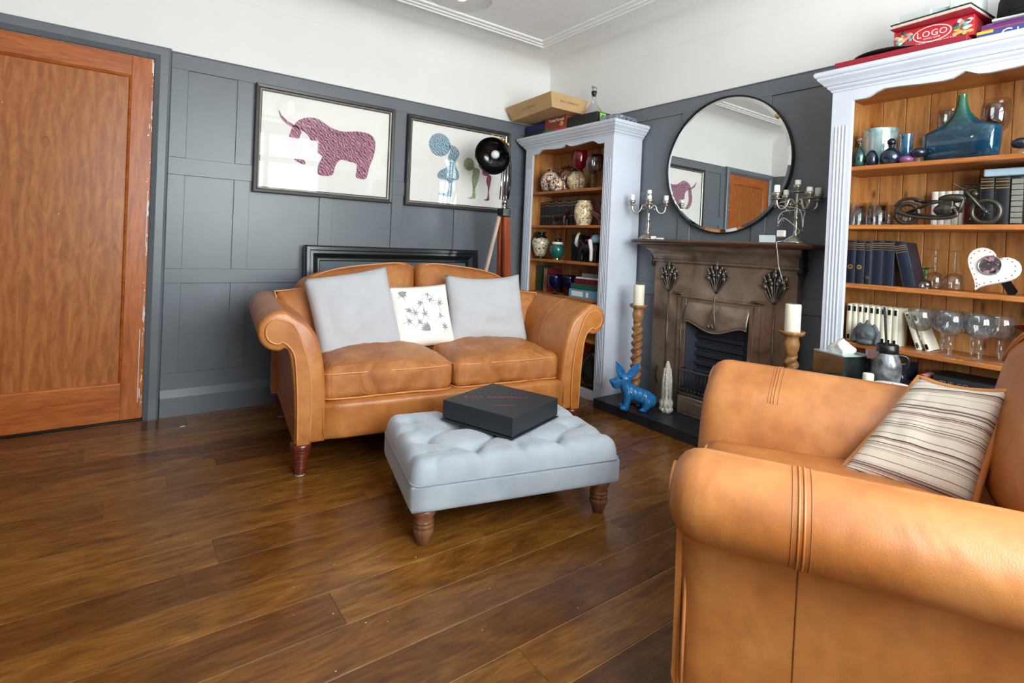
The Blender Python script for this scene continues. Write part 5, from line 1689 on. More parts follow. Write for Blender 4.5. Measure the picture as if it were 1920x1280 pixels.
# ---- bookcase in the corner: top shelf
def lidded(name, label, prof, mat, loc, knob=True, lidmat='imari_dark'):
    j = thing(name, label, 'jar', loc)
    link('body', LA(prof, 28), mat, j, smooth=True)
    r, z = prof[-1]
    link('lid', LA([(r+.006, z), (r+.008, z+.006), (r*.85, z+.018), (r*.45, z+.026), (.008, z+.028), (.012, z+.036), (0, z+.042)], 24), lidmat, j, smooth=True)
    return j
A1, A2, A3, A4 = SHZ[:4]
lidded('ginger_jar', 'rounded imari ginger jar with a dark lid on the corner bookcase', [(.045, 0), (.062, .02), (.078, .07), (.074, .11), (.05, .145), (.042, .155)], 'imari_glaze', (-.19, -.285, A1))
turned('imari_pot', 'small round white and red patterned pot in front of the ginger jar', 'pot', [(.03, 0), (.048, .02), (.054, .05), (.044, .08), (.03, .092), (.032, .1), (.02, .1)], 'imari_glaze', (-.245, -.425, A1))
pt = thing('imari_plate', 'round dark-rimmed imari plate propped upright behind the jars', 'plate', (-.09, -.32, A1), rot=(0, R(-78), R(0)))
bm = LA([(.03, 0), (.08, .004), (.115, .014), (.113, .018), (.075, .008), (0, .006)], 36, False)
bmesh.ops.translate(bm, vec=(.115, 0, 0), verts=bm.verts)
link('rim', bm, 'imari_dark', pt, smooth=True)
bm = LA([(.074, .0095), (0, .0085)], 30, False); bmesh.ops.translate(bm, vec=(.115, 0, 0), verts=bm.verts)
link('well', bm, 'imari_glaze', pt, smooth=True)
turned('imari_bottle', 'slender imari vase standing between ginger jar and pale jar', 'vase', [(.028, 0), (.036, .03), (.032, .08), (.02, .115), (.026, .13), (.016, .13)], 'imari_dark', (-.16, -.415, A1))
lidded('painted_jar', 'pale jar painted with orange flowers and a black pointed lid', [(.042, 0), (.05, .012), (.072, .065), (.07, .105), (.045, .135), (.042, .15)], 'satsuma_glaze', (-.13, -.52, A1), lidmat='black_satin')
goblet('ruby_goblet', 'tall ruby red glass goblet in front of the pale painted jar', .29, .055, (-.2, -.625, A1), 'ruby_glass', stem=.5, foot=.04, knop=False, rim=.98)
goblet('ruby_goblet', 'ruby red glass goblet half hidden behind the balloon glass', .27, .045, (-.08, -.68, A1), 'ruby_glass', stem=.5, foot=.04, knop=False, rim=.98)
goblet('balloon_glass', 'clear balloon wine glass beside the ruby goblet on the corner bookcase', .235, .056, (-.2, -.765, A1), 'clear_glass', stem=.45, foot=.036)
goblet('balloon_glass', 'clear balloon wine glass tucked behind the stile of the corner bookcase', .235, .056, (-.14, -.87, A1), 'clear_glass', stem=.45, foot=.036)
# second shelf
rr = random.Random(5)
for k in range(12):
    book('dark blue encyclopaedia volume with a gilt-lettered spine on the corner bookcase', -.14, -.135-.0365*k, A2, .0345, .19+.004*(k % 3), .12, (24, 34, 52), ((.93, .95), (.82, .84), (.40, .42)), None, 0, 'dark blue encyclopaedia volumes')
dg = NB()
limb(dg, [(0, .07, .065), (0, -.03, .068)], [.026, .03]); limb(dg, [(0, -.04, .08), (0, -.07, .105)], [.022, .018]); ball(dg, (0, -.085, .108), (.014, .024, .014), 10); ball(dg, (0, -.068, .115), (.02, .02, .018), 10)
for x in (-.014, .014):
    limb(dg, [(x, -.04, .06), (x, -.045, .008)], [.013, .009]); limb(dg, [(x, .065, .06), (x, .075, .03), (x, .07, .008)], [.016, .01, .009]); ball(dg, (x*1.4, -.06, .108), (.005, .012, .018), 8)
limb(dg, [(0, .085, .07), (0, .115, .04)], [.008, .005])
tag(sculpt('bronze_dog', dg, 'bronze_figure', None, (-.235, -.49, A2), (0, 0, 0), .0045, 3), 'dark bronze figurine of a standing shaggy dog in front of the blue volumes', 'figurine')
turned('cream_vase', 'cream barrel-shaped vase with fine floral pattern on the corner bookcase', 'vase', [(.05, 0), (.052, .012), (.066, .05), (.07, .1), (.062, .145), (.048, .165), (.05, .178), (.04, .178)], 'satsuma_glaze', (-.215, -.705, A2))
pf_ = thing('photo_frame', 'red framed photograph on the corner bookcase beside the cream vase', 'photo frame', (-.10, -.80, A2), rot=(0, R(8), 0))
bm = NB(); box(bm, -.006, .006, -.07, .07, 0, .012); box(bm, -.006, .006, -.07, .07, .168, .18); box(bm, -.006, .006, -.07, -.058, 0, .18); box(bm, -.006, .006, .058, .07, 0, .18)
link('frame', bm, 'mahogany', pf_); link('photo', BX(-.003, .003, -.06, .06, .01, .17), quick((206, 212, 214)), pf_)
sh_ = NB(); limb(sh_, [(0, .06, .10), (0, .02, .085), (0, -.03, .06)], [.014, .022, .026]); limb(sh_, [(0, -.03, .05), (0, -.04, .01)], [.02, .022])
tag(sculpt('carved_bird', sh_, 'mahogany', None, (-.215, -.845, A2), (0, 0, 0), .0045, 3), 'dark red carved wooden bird in front of the framed photograph', 'figurine')
# third shelf
v3 = thing('satsuma_vase', 'black-necked vase with cream crackled landscape body on the corner bookcase', 'vase', (-.2, -.21, A3))
link('body', LA([(.04, .018), (.052, .05), (.068, .11), (.07, .14), (.055, .165)], 28), 'crackle_glaze', v3, smooth=True)
link('foot', LA([(.042, 0), (.044, .006), (.04, .018)], 24), 'black_metal', v3, smooth=True)
link('neck', LA([(.057, .163), (.042, .178), (.034, .188), (.036, .202), (.046, .212), (.03, .212)], 24), 'black_metal', v3, smooth=True)
v3 = thing('teal_vase', 'small teal shagreen vase with black and cream neck', 'vase', (-.2, -.415, A3))
link('body', LA([(.03, .014), (.05, .045), (.057, .075), (.05, .105), (.038, .12)], 28), 'teal_shagreen', v3, smooth=True)
link('foot', LA([(.028, 0), (.03, .004), (.018, .012), (.03, .016)], 20), 'chrome', v3, smooth=True)
link('collar', LA([(.039, .118), (.042, .122), (.042, .134), (.036, .138)], 24), 'wax_cream', v3, smooth=True)
link('neck', LA([(.036, .136), (.028, .15), (.034, .166), (.022, .166)], 24), 'black_metal', v3, smooth=True)
book('tall black book standing behind the elephant figurine', -.11, -.50, A3, .05, .20, .10, (30, 34, 38))
book('black book with grey spine bands just behind the elephant figurine', -.11, -.552, A3, .045, .19, .10, (34, 38, 42), ((.8, .82),), foil='frame_silver')
el = thing('elephant_figurine', 'glossy black elephant ornament with raised white trunk and harlequin-coloured howdah', 'figurine', (-.2, -.765, A3))
e_ = NB()
limb(e_, [(0, .03, .10), (0, -.07, .095)], [.05, .052]); ball(e_, (0, .075, .125), (.036, .036, .04), 12)
for x in (-.025, .025):
    limb(e_, [(x, .05, .08), (x, .052, .015)], [.022, .019]); limb(e_, [(x, -.085, .08), (x, -.088, .015)], [.024, .019])
sculpt('body', e_, 'black_metal', el, vox=.005, sm=3)
tr2 = NB(); tube(tr2, spline([(0, .095, .13), (0, .125, .12), (0, .14, .145), (0, .13, .185), (0, .118, .20)], 6), [.018]*6+[.015]*6+[.012]*6+[.010]*7, 12)
link('trunk', tr2, 'wax_white', el, smooth=True)
bm = NB(); ball(bm, (0, .116, .204), .011, 10); link('trunk_tip', bm, quick((226, 196, 40)), el, smooth=True)
for s in (-1, 1):
    bm = NB(); ball(bm, (s*.036, .055, .125), (.008, .03, .034), 12); link('ear', bm, 'black_metal', el, smooth=True)
bm = NB(); ball(bm, (0, -.01, .155), (.04, .05, .012), 12); link('saddle_cloth', bm, quick((190, 30, 44), .25), el, smooth=True)
bm = NB(); ball(bm, (0, -.06, .165), (.03, .045, .035), 12); link('howdah', bm, quick((150, 190, 214), .25), el, smooth=True)
bm = NB(); limb(bm, [(-.045, -.05, .15), (-.055, -.075, .09), (-.05, -.07, .02)], [.018, .014, .013]); sculpt('drape', bm, 'wax_white', el, vox=.005, sm=2)
# fourth shelf
for lab, y, th, h, col in (('mottled olive book at the end of the low shelf on the corner bookcase', -.135, .03, .20, (70, 74, 52)), ('dark green cloth book on the low shelf of the corner bookcase', -.172, .038, .205, (36, 74, 58)), ('salmon pink slim book on the low shelf of the corner bookcase', -.228, .024, .185, (176, 112, 92)), ('grey-brown slim book between the pink and the crimson ones', -.25, .015, .185, (150, 132, 118)), ('crimson cloth book beside the cobalt goblets', -.285, .045, .185, (120, 26, 36))):
    book(lab, -.16, y, A4, th, h, .12, col)
for k, (x, y) in enumerate(((-.225, -.435), (-.17, -.535))):
    goblet('cobalt_goblet', ['cobalt blue conical goblet beside the crimson book', 'cobalt blue conical goblet beside the pile of flat books'][k], .15, .055, (x, y, A4), 'cobalt_glass', stem=.25, foot=.036, rim=1.0)
zz = A4
for k, (lab, th, w_, col, bands) in enumerate((('glossy pale blue boxed set at the bottom of the flat book pile', .06, .30, (110, 160, 190), ((.1, .5), (.6, .68))), ('green cloth book lying second from the bottom of the flat pile', .042, .29, (42, 92, 76), ()), ('maroon book lying in the middle of the flat pile', .036, .26, (104, 26, 40), ()), ('white slim book lying on the maroon one', .012, .25, (230, 230, 228), ()), ('grey magazine box lying on top of the flat book pile', .03, .20, (120, 124, 128), ()))):
    b_ = thing('flat_book', lab, 'book', (-.235+.012*k, -.905+.0*k, zz), R(1.5*k))
    link('cover', BX(0, .19-.01*k, 0, w_, 0, th, .002), quick(col, .35), b_)
    link('pages', BX(.19-.01*k-.002, .19-.01*k+.0015, .006, w_-.006, .003, th-.003), 'page_edge', b_)
    if bands:
        for q0, q1 in bands: link('spine_band', BX(-.001, .001, w_*(1-q1), w_*(1-q0), .012, th-.012), 'paper_white', b_)
    zz += th
A5 = SHZ[4]
turned('glass_jug', 'dark smoky glass demijohn on the floor of the corner bookcase', 'bottle', [(.07, 0), (.11, .03), (.12, .10), (.10, .18), (.05, .25), (.025, .28), (.025, .33), (.03, .335)], quick((34, 36, 26), .08), (-.17, -.86, .064))
turned('paperweight', 'red and white glass paperweight on the low shelf behind the sofa arm', 'paperweight', [(.03, 0), (.045, .02), (.045, .04), (.03, .062), (0, .07)], 'imari_glaze', (-.2, -.42, A5+.0))
# ------------------------------------------------------------ on the mantel shelf
MZ = 1.119
def candelabra(label, loc, rz, s=1.0, arms=4):
    c = thing('candelabra', label, 'candelabra', loc, R(rz))
    link('base', LA([(.056, 0), (.058, .004), (.054, .010), (.046, .014), (.042, .022), (.024, .03), (.014, .036)], 28), 'old_silver', c, smooth=True)
    link('stem', LA([(.012, .034), (.017, .042), (.011, .052), (.009, .07), (.013, .10), (.009, .125), (.014, .132), (.008, .14), (.011, .165), (.007, .19), (.013, .20), (.007, .212), (.0065, .25), (.009, .262)], 18), 'old_silver', c, smooth=True)
    tops = []
    for k in range(arms):
        a = 2*PI*k/arms+.35
        pr = [(.008, .20), (.03, .225), (.045, .218), (.05, .20), (.066, .178), (.088, .175), (.104, .195), (.108, .222)]
        path = spline([(r*math.cos(a), r*math.sin(a), z) for r, z in pr], 4)
        ar = link('arm', tube(NB(), path, .0068, 8), 'old_silver', c, smooth=True)
        x, y = .108*math.cos(a), .108*math.sin(a)
        link('drip_pan', LA([(.005, .218), (.03, .224), (.031, .227), (.006, .228)], 20), 'old_silver', ar, (x, y, 0), smooth=True)
        link('candle_cup', LA([(.007, .226), (.010, .232), (.02, .242), (.022, .258), (.019, .258), (.015, .246)], 18), 'old_silver', ar, (x, y, 0), smooth=True)
        bm = NB(); ball(bm, (.035*math.cos(a), .035*math.sin(a), .20), .008, 8); link('scroll_boss', bm, 'old_silver', ar, smooth=True)
        tops.append((x, y, .25))
    link('top_pan', LA([(.005, .258), (.03, .264), (.031, .267), (.006, .268)], 20), 'old_silver', c, smooth=True)
    link('top_cup', LA([(.006, .266), (.008, .276), (.018, .288), (.02, .302), (.018, .302), (.014, .29)], 18), 'old_silver', c, smooth=True)
    tops.append((0, 0, .293))
    return c, tops
cA, tA = candelabra('silver five-candle candelabra on the mantel end next to the corner bookcase', (-.105, -1.205, MZ), 20)
cB, tB = candelabra('silver five-candle candelabra wound with fairy lights on the mantel beside the mirror', (-.105, -2.165, MZ), 35)
for cand, tops, lab in ((cA, tA, 'stub of white candle in the candelabra next to the corner bookcase'), (cB, tB, 'stub of white candle in the candelabra wound with fairy lights')):
    for k, (x, y, z) in enumerate(tops):
        a = cand.rotation_euler.z
        wx, wy = cand.location.x+x*math.cos(a)-y*math.sin(a), cand.location.y+x*math.sin(a)+y*math.cos(a)
        h = (.036, .046, .03, .042, .034)[k]
        t_ = thing('candle', lab, 'candle', (wx, wy, MZ+z), group='white candles in the candelabra by the '+('bookcase' if cand is cA else 'mirror'))
        link('wax', LA([(.0145, 0), (.015, .004), (.0148, h-.004), (.013, h), (.004, h-.003)], 14), 'wax_white', t_, smooth=True)
        link('wick', tube(NB(), [(0, 0, h-.004), (.001, 0, h+.006)], .0009, 5), 'wick', t_)
# fairy lights wound round the candelabra, their lead hanging over the mantel edge
fl_ = thing('fairy_lights', 'string of tiny clear fairy lights trailing over the mantel edge', 'fairy lights', (-.105, -2.165, MZ))
rr = random.Random(2)
pts = [(-.11, .0, -.19), (-.115, .02, -.12), (-.112, .03, -.06), (-.118, .035, -.01), (-.11, .035, .004), (-.06, .03, .01), (-.02, .02, .03), (.0, -.02, .06), (-.02, .01, .10), (-.035, .05, .13), (-.045, .07, .10), (-.03, .06, .16), (.01, -.03, .17), (-.03, -.05, .13), (-.045, -.055, .08), (-.03, -.03, .17), (-.03, .05, .19), (-.05, .09, .20), (-.03, .02, .22)]
path = spline(pts, 5)
link('wire', tube(NB(), path, .0011, 5), 'wax_white', fl_, smooth=True)
bm = NB()
for k in (0, 1, 2, 3, 9, 10, 11, 12, 13, 14, 15, 16, 17):
    p_ = Vector(pts[k])
    lathe(bm, [(0, -.014), (.004, -.013), (.0065, -.006), (.003, .004), (0, .006)], 7, p_.x, p_.y, p_.z-.006)
for k in range(6): 
    p_ = path[len(path)//2+k*4]
    lathe(bm, [(0, -.012), (.0035, -.011), (.0055, -.005), (.0025, .003), (0, .005)], 7, p_.x-.005, p_.y, p_.z-.006)
o = link('bulb', bm, 'cut_crystal', fl_, smooth=True); o['kind'] = 'stuff'
tag(link('battery_box', BX(-.0225, .0225, -.008, .008, -.017, .017, .003), 'wax_white', None, (-.165, -2.122, MZ+.047), (R(0), 0, R(90-8))), 'small white battery box hanging from the fairy lights candelabra', 'battery box')
tag(link('name_card', BX(-.0015, .0015, -.042, .042, 0, .038, .001), quick((206, 218, 222), .25), None, (-.165, -2.05, MZ), (0, R(-10), R(6))), 'small pale blue card propped beside the fairy lights candelabra', 'card')
tag(link('tealight_box', BX(-.012, .012, -.016, .016, 0, .022, .003), 'wax_white', None, (-.13, -1.275, MZ), (0, 0, R(25))), 'tiny white upright box next to the candelabra base', 'box')
tag(link('white_block', BX(-.011, .011, -.022, .022, 0, .012, .003), 'wax_white', None, (-.14, -1.335, MZ), (0, 0, R(10))), 'small flat white block lying on the mantel shelf', 'block')
# ------------------------------------------------------------ on the hearth
HZ = .0605
def twist_stand(label, clabel, loc):
    t_ = thing('candlestick', label, 'candlestick', loc)
    link('base', LA([(.062, 0), (.064, .006), (.062, .02), (.05, .028), (.046, .036), (.034, .05), (.03, .062)], 28), 'turned_oak', t_, smooth=True)
    # barley-twist shaft
    bm = NB(); n, seg, z0, z1 = 150, 24, .10, .52
    rings = []
    for k in range(n+1):
        s = k/n; z = z0+(z1-z0)*s
        e = min(1, min(s, 1-s)*9)
        rings.append([bm.verts.new(((.0285+.0085*e*math.cos(2*(q-s*8.6*PI)))*math.cos(q), (.0285+.0085*e*math.cos(2*(q-s*8.6*PI)))*math.sin(q), z)) for q in [2*PI*j/seg for j in range(seg)]])
    for A, B in zip(rings, rings[1:]):
        for j in range(seg): bm.faces.new((A[j], A[(j+1) % seg], B[(j+1) % seg], B[j]))
    link('twisted_shaft', bm, 'turned_oak', t_, smooth=True)
    link('lower_vase', LA([(.03, .06), (.036, .07), (.034, .085), (.026, .096), (.03, .104)], 24), 'turned_oak', t_, smooth=True)
    link('upper_vase', LA([(.029, .515), (.026, .53), (.034, .55), (.036, .575), (.03, .595), (.032, .605), (.036, .612)], 24), 'turned_oak', t_, smooth=True)
    link('drip_dish', LA([(.034, .61), (.05, .614), (.056, .626), (.057, .634), (.052, .634), (.046, .624), (0, .622)], 28, False), 'turned_oak', t_, smooth=True)
    c_ = thing('pillar_candle', clabel, 'candle', (loc[0], loc[1], loc[2]+.6225))
    link('wax', LA([(.034, 0), (.035, .004), (.035, .135), (.033, .14), (.012, .136)], 26), 'wax_cream', c_, smooth=True)
    link('wick', tube(NB(), [(0, 0, .134), (.002, 0, .15), (.004, .001, .156)], .0013, 5), 'wick', c_)
twist_stand('barley-twist oak candlestick on the hearth beside the corner bookcase', 'cream pillar candle on the barley-twist candlestick beside the corner bookcase', (-.20, -1.236, HZ))
twist_stand('barley-twist oak candlestick on the hearth behind the armchair', 'cream pillar candle on the barley-twist candlestick behind the armchair', (-.30, -2.266, HZ))
# blue hound with long upright ears
bd = thing('hound_figurine', 'glossy blue ceramic hound with long rabbit-like ears sitting on the hearth', 'figurine', (-.325, -1.345, HZ), R(-38))
e_ = NB()
# local: head towards -x, tail towards +x
limb(e_, [(-.045, 0, .122), (.0, 0, .10), (.06, 0, .078), (.092, 0, .062)], [.044, .048, .05, .046])
limb(e_, [(-.05, 0, .13), (-.062, 0, .165)], [.042, .036])
ball(e_, (-.066, 0, .186), (.044, .038, .038), 14); limb(e_, [(-.085, 0, .178), (-.125, 0, .162)], [.034, .028]); ball(e_, (-.146, 0, .170), (.014, .018, .015), 10); ball(e_, (-.118, 0, .142), (.028, .024, .018), 10)
for y in (-.026, .026):
    limb(e_, [(-.045, y, .10), (-.052, y*1.15, .05), (-.058, y*1.2, .016)], [.028, .022, .019]); ball(e_, (-.072, y*1.2, .014), (.026, .02, .014), 10)
    limb(e_, [(.075, y*1.4, .06), (.06, y*1.7, .03)], [.034, .022]); ball(e_, (.045, y*1.8, .012), (.028, .016, .012), 10)
sculpt('body', e_, 'blue_ceramic', bd, vox=.0045, sm=3)
for b0, tip in (((-.082, -.012, .205), (-.128, -.02, .298)), ((-.045, -.008, .20), (.022, -.01, .30))):
    bm = NB()
    b0 = Vector(b0); tp = Vector(tip); d = tp-b0
    side = d.cross(Vector((0, -1, 0))).normalized(); nrm = side.cross(d).normalized()
    prevs = []
    for k in range(11):
        s = k/10; wd = .025*math.sin(PI*min(1, .12+.88*s)**.8)*(1 if s < 1 else 0)+.001
        prevs.append([bm.verts.new(b0+d*s+side*wd*u+nrm*(.010*(abs(u)**2)*math.sin(PI*s)-.0*s)+nrm*v_) for u, v_ in ((-1, 0), (-.5, -.002), (0, -.004), (.5, -.002), (1, 0), (.5, -.009), (0, -.012), (-.5, -.009))])
    for A, B in zip(prevs, prevs[1:]):
        for j in range(8): bm.faces.new((A[j], A[(j+1) % 8], B[(j+1) % 8], B[j]))
    bm.faces.new(prevs[0]); bm.faces.new(prevs[-1][::-1])
    link('ear', bm, 'blue_ceramic', bd, smooth=True)
for y in (-.026, .026):
    bm = NB(); ball(bm, (-.094, y*1.25, .198), .006, 10); link('eye', bm, 'black_metal', bd, smooth=True)
# carved ivory-coloured spire
iv = NB()
secs = [(0, .036, .030), (.01, .041, .033), (.05, .041, .033), (.085, .038, .031), (.10, .033, .028), (.13, .031, .026), (.20, .031, .025), (.25, .026, .021), (.29, .016, .013), (.315, .005, .005)]
rings = []
for z, a, b in secs:
    rings.append([iv.verts.new((b*math.cos(q)*(1+.06*math.sin(9*q+z*60)), a*math.sin(q)*(1+.06*math.sin(7*q+z*40)), z)) for q in [2*PI*k/40 for k in range(40)]])
for A, B in zip(rings, rings[1:]):
    for k in range(40): iv.faces.new((A[k], A[(k+1) % 40], B[(k+1) % 40], B[k]))
iv.faces.new(rings[0][::-1]); iv.faces.new(rings[-1])
ivt = thing('carved_spire', 'ivory-coloured carved pointed tower ornament standing on the hearth', 'ornament', (-.185, -1.475, HZ), R(-40))
link('spire', iv, 'carved_ivory', ivt, smooth=True)
bm = NB()
for k in range(9):
    q = 2*PI*k/9
    tube(bm, [(.030*math.cos(q), .036*math.sin(q), .09), (.027*math.cos(q), .031*math.sin(q), .20), (.018*math.cos(q), .022*math.sin(q), .27)], .0042, 6)
    ball(bm, (.033*math.cos(q), .040*math.sin(q), .055), (.008, .010, .022), 8); ball(bm, (.034*math.cos(q+.3), .041*math.sin(q+.3), .022), (.008, .010, .014), 8)
o = link('carving', bm, 'carved_ivory', ivt, smooth=True); o['kind'] = 'stuff'

# ------------------------------------------------------------ on top of the corner bookcase
TZ = 1.9025
def carton(name, label, x0, x1, y0, y1, z0, z1, col, rz=0, lid=None, cat='box', rough=.45):
    cx, cy = (x0+x1)/2, (y0+y1)/2
    t_ = thing(name, label, cat, (cx, cy, z0), R(rz))
    a, b, h = (x1-x0)/2, (y1-y0)/2, z1-z0
    link('box', BX(-a, a, -b, b, 0, h, .0015), quick(col, rough), t_)
    if lid: link('lid', BX(-a-.0015, a+.0015, -b-.0015, b+.0015, h*lid, h+.001, .0015), quick(col, rough), t_)
    return t_, a, b, h
FACE = (R(90), 0, R(-90))      # lettering upright on a face looking towards -x
t_, a, b, h = carton('board_game', 'long flat green and red game box under the trivia game', -.29, -.05, -.55, -.29, TZ, TZ+.032, (34, 130, 74))
link('panel', BX(-a-.0012, -a+.001, -b, -.0, .002, h-.002), quick((206, 40, 70)), t_)
t_, a, b, h = carton('board_game', 'thin dark game box lying under the navy one on the corner bookcase', -.28, -.03, -.28, -.045, TZ, TZ+.026, (42, 52, 60))
t_, a, b, h = carton('board_game', 'navy blue game box next to the trivia game under the cardboard tray', -.27, -.03, -.28, -.05, TZ+.0265, TZ+.105, (30, 42, 104))
link('panel', BX(-a-.001, -a+.001, -b+.002, b-.002, .002, h*.5), quick((26, 32, 52)), t_)
t_, a, b, h = carton('board_game', 'rust red trivia game box with white script lettering', -.28, -.03, -.545, -.295, TZ+.0325, TZ+.125, (140, 58, 34))
text('lettering', 'Trivial Pursuit', .032, 'wax_white', t_, (-a-.001, -.01, h*.72), FACE, .0004)
bm = NB(); ball(bm, (-a, -.07, h*.35), (.002, .022, .02), 12); link('emblem', bm, quick((222, 150, 50)), t_, smooth=True)
t_, a, b, h = carton('black_case', 'black box with a lime green label on the corner bookcase', -.28, -.06, -.86, -.56, TZ, TZ+.095, (26, 27, 27))
link('label', BX(-a+.03, -a+.09, -b-.001, -b+.001, .012, h-.006), quick((132, 226, 70), .6), t_)
bm = NB()
for k in range(5): box(bm, -a+.048, -a+.072, -b-.0016, -b-.0006, .02+.012*k, .026+.012*k)
o = link('label_print', bm, 'black_satin', t_); o['kind'] = 'stuff'
t_ = thing('film_case', 'clear-edged multicoloured disc box set lying at the end of the corner bookcase top', 'box', (-.16, -.955, TZ), R(4))
blotch('cover_collage', (90, 84, 110), [(190, 180, 196), (40, 38, 50), (130, 96, 140), (110, 150, 160)], 26, .2, (.5, .54))
link('case', BX(-.11, .11, -.075, .075, 0, .052, .006, 2), 'cover_collage', t_)
link('sleeve', BX(-.113, .113, -.078, .078, .006, .046, .004), 'clear_glass', t_)
# tapered cardboard tray
ct = thing('cardboard_tray', 'brown cardboard tray with faint lettering overhanging the corner bookcase', 'box', (-.30, -.33, 2.029), R(0))
bm = NB()
lo, hi = [(-.20, -.285), (.16, -.285), (.235, .27), (-.125, .27)], [(-.235, -.31), (.18, -.305), (.25, .295), (-.15, .295)]
lo = [(-.187, -.29), (.13, -.29), (.22, .26), (-.115, .275)]; hi = [(-.215, -.305), (.15, -.30), (.245, .275), (-.165, .315)]
A = [bm.verts.new((x, y, 0)) for x, y in lo]; B = [bm.verts.new((x, y, .105)) for x, y in hi]
bm.faces.new(A[::-1]); bm.faces.new(B)
for k in range(4): bm.faces.new((A[k], A[(k+1) % 4], B[(k+1) % 4], B[k]))
bmesh.ops.bevel(bm, geom=bm.edges[:], offset=.002, segments=1, affect='EDGES')
plain('kraft_card', (196, 158, 112), .8, 0, .05, 10)
link('tray', bm, 'kraft_card', ct)
text('lettering', 'BILLY CONNOLLY', .019, quick((142, 110, 78)), ct, (-.174, .0, .052), (R(90+16), 0, R(-90-6)), .0004, spacing=1.3)
text('lettering', 'BILLY CONNOLLY', .019, quick((142, 110, 78)), ct, (-.03, -.2985, .055), (R(90+8), 0, R(0)), .0004, spacing=1.2)
dc = thing('wine_decanter', 'clear glass wine decanter with a steel pourer on the black box', 'decanter', (-.16, -.70, TZ+.0955))
link('body', lathe(NB(), [(.05, 0), (.07, .008), (.075, .02), (.06, .05), (.03, .09), (.019, .12), (.018, .165), (.016, .165), (.017, .12), (.028, .088), (.057, .05), (.07, .02)], 28), 'clear_glass', dc, smooth=True)
link('stopper', LA([(.014, .155), (.017, .165), (.02, .175), (.02, .19)], 18), 'black_satin', dc, smooth=True)
bm = NB(); lathe(bm, [(.019, .188), (.019, .205), (.021, .225), (.0195, .225), (.0175, .205)], 18)
for v in bm.verts:
    if v.co.z > .22: v.co.z += v.co.y*.5
link('pourer', bm, 'chrome', dc, smooth=True)
# ------------------------------------------------------------ on top of the bookcase behind the armchair
t_, a, b, h = carton('game_case', 'flat red box at the bottom of the games pile', -.30, -.05, -2.87, -2.40, TZ, TZ+.038, (150, 26, 44), lid=.3)
tag(link('serving_tray', LA([(.0, .0), (.12, .0), (.15, .014), (.153, .018), (.15, .018), (.118, .005), (0, .005)], 32, False), 'black_satin', None, (-.155, -2.575, TZ+.0395), smooth=True), 'round black tray lying on the flat red box beside the games', 'tray')
C.objects[-1].scale = (.85, .85, 1) if False else (1, 1, 1)
t_, a, b, h = carton('board_game', 'red board game box with white oval LOGO lettering', -.22, -.04, -2.872, -2.60, TZ+.0585, TZ+.0585+.082, (196, 44, 54), rough=.35)
bm = NB(); prism(bm, [(.066*math.cos(q)+.0, .034*math.sin(q)+h*.52) for q in [2*PI*k/32 for k in range(32)]], -a-.001, -a+.001, 'x'); o = link('oval_border', bm, 'wax_white', t_)
bm = NB(); prism(bm, [(.062*math.cos(q)+.0, .030*math.sin(q)+h*.52) for q in [2*PI*k/32 for k in range(32)]], -a-.0016, -a, 'x'); o = link('oval', bm, quick((200, 40, 52), .35), t_)
text('lettering', 'LOGO', .036, 'wax_white', t_, (-a-.0022, .0, h*.53), FACE, .0005, spacing=1.05)
text('lettering', 'BOARD GAME', .009, 'wax_white', t_, (-a-.0022, .0, h*.30), FACE, .0003)
text('lettering', 'of things you know and love', .0125, 'wax_white', t_, (-a-.0014, -.01, h*.06+.004), FACE, .0003)
rr = random.Random(8)
for k in range(64):
    y = rr.choice((rr.uniform(-b+.01, -.075), rr.uniform(.07, b-.01), rr.uniform(-b+.01, b-.01))); z = rr.uniform(.016, h-.010)
    if abs(y) < .07 and .02 < z < h-.012: continue
    bm = NB(); ball(bm, (-a, y, z), (.0008+.00004*k, rr.uniform(.006, .013), rr.uniform(.005, .01)), 8)
    link('printed_badge', bm, quick(rr.choice(((226, 222, 216), (120, 176, 190), (230, 190, 90), (90, 130, 80), (236, 150, 150), (70, 60, 90)))), t_)
bk_ = thing('hardback', 'dark hardback book with red cover edge lying on the LOGO game box', 'book', (-.15, -2.745, TZ+.142), R(-6))
link('cover', BX(-.125, .11, -.145, .135, 0, .004, .001), quick((170, 36, 52)), bk_); link('cover', BX(-.125, .11, -.145, .135, .018, .022, .001), quick((40, 30, 34)), bk_); link('pages', BX(-.118, .105, -.14, .13, .004, .018), 'page_edge', bk_)
for k, (lab, x, y, z_, hx_, hy_, hh, col) in enumerate((('pale grey carton with a barcode on the pile of books and games', -.16, -2.67, 0, .05, .055, .05, (198, 206, 204)), ('pale aqua carton in the middle of the cartons above the LOGO game', -.14, -2.755, 0, .05, .03, .045, (178, 204, 210)), ('white carton with small print beside the black hat', -.15, -2.835, 0, .055, .048, .058, (204, 212, 208)))):
    c_, a, b, h = carton('carton', lab, x-hx_, x+hx_, y-hy_, y+hy_, TZ+.1645, TZ+.1645+hh, col, rough=.6)
    bm = NB()
    for j in range(7): box(bm, -a-.0008, -a+.0005, -b*.5+.0032*j, -b*.5+.0032*j+.0016, .008, .022)
    o = link('barcode', bm, 'black_satin', c_); o['kind'] = 'stuff'
t_, a, b, h = carton('board_game', 'blue board game box with white and red CLUEDO lettering', -.225, -.02, -3.24, -2.882, TZ, TZ+.06, (62, 74, 142), rough=.35)
link('blue_flash', BX(-a-.0006, -a+.001, -b+.001, .06, .001, .018), quick((100, 176, 206), .35), t_)
link('yellow_flash', BX(-a-.0006, -a+.001, b-.05, b-.001, h-.012, h-.001), quick((232, 196, 70), .35), t_)
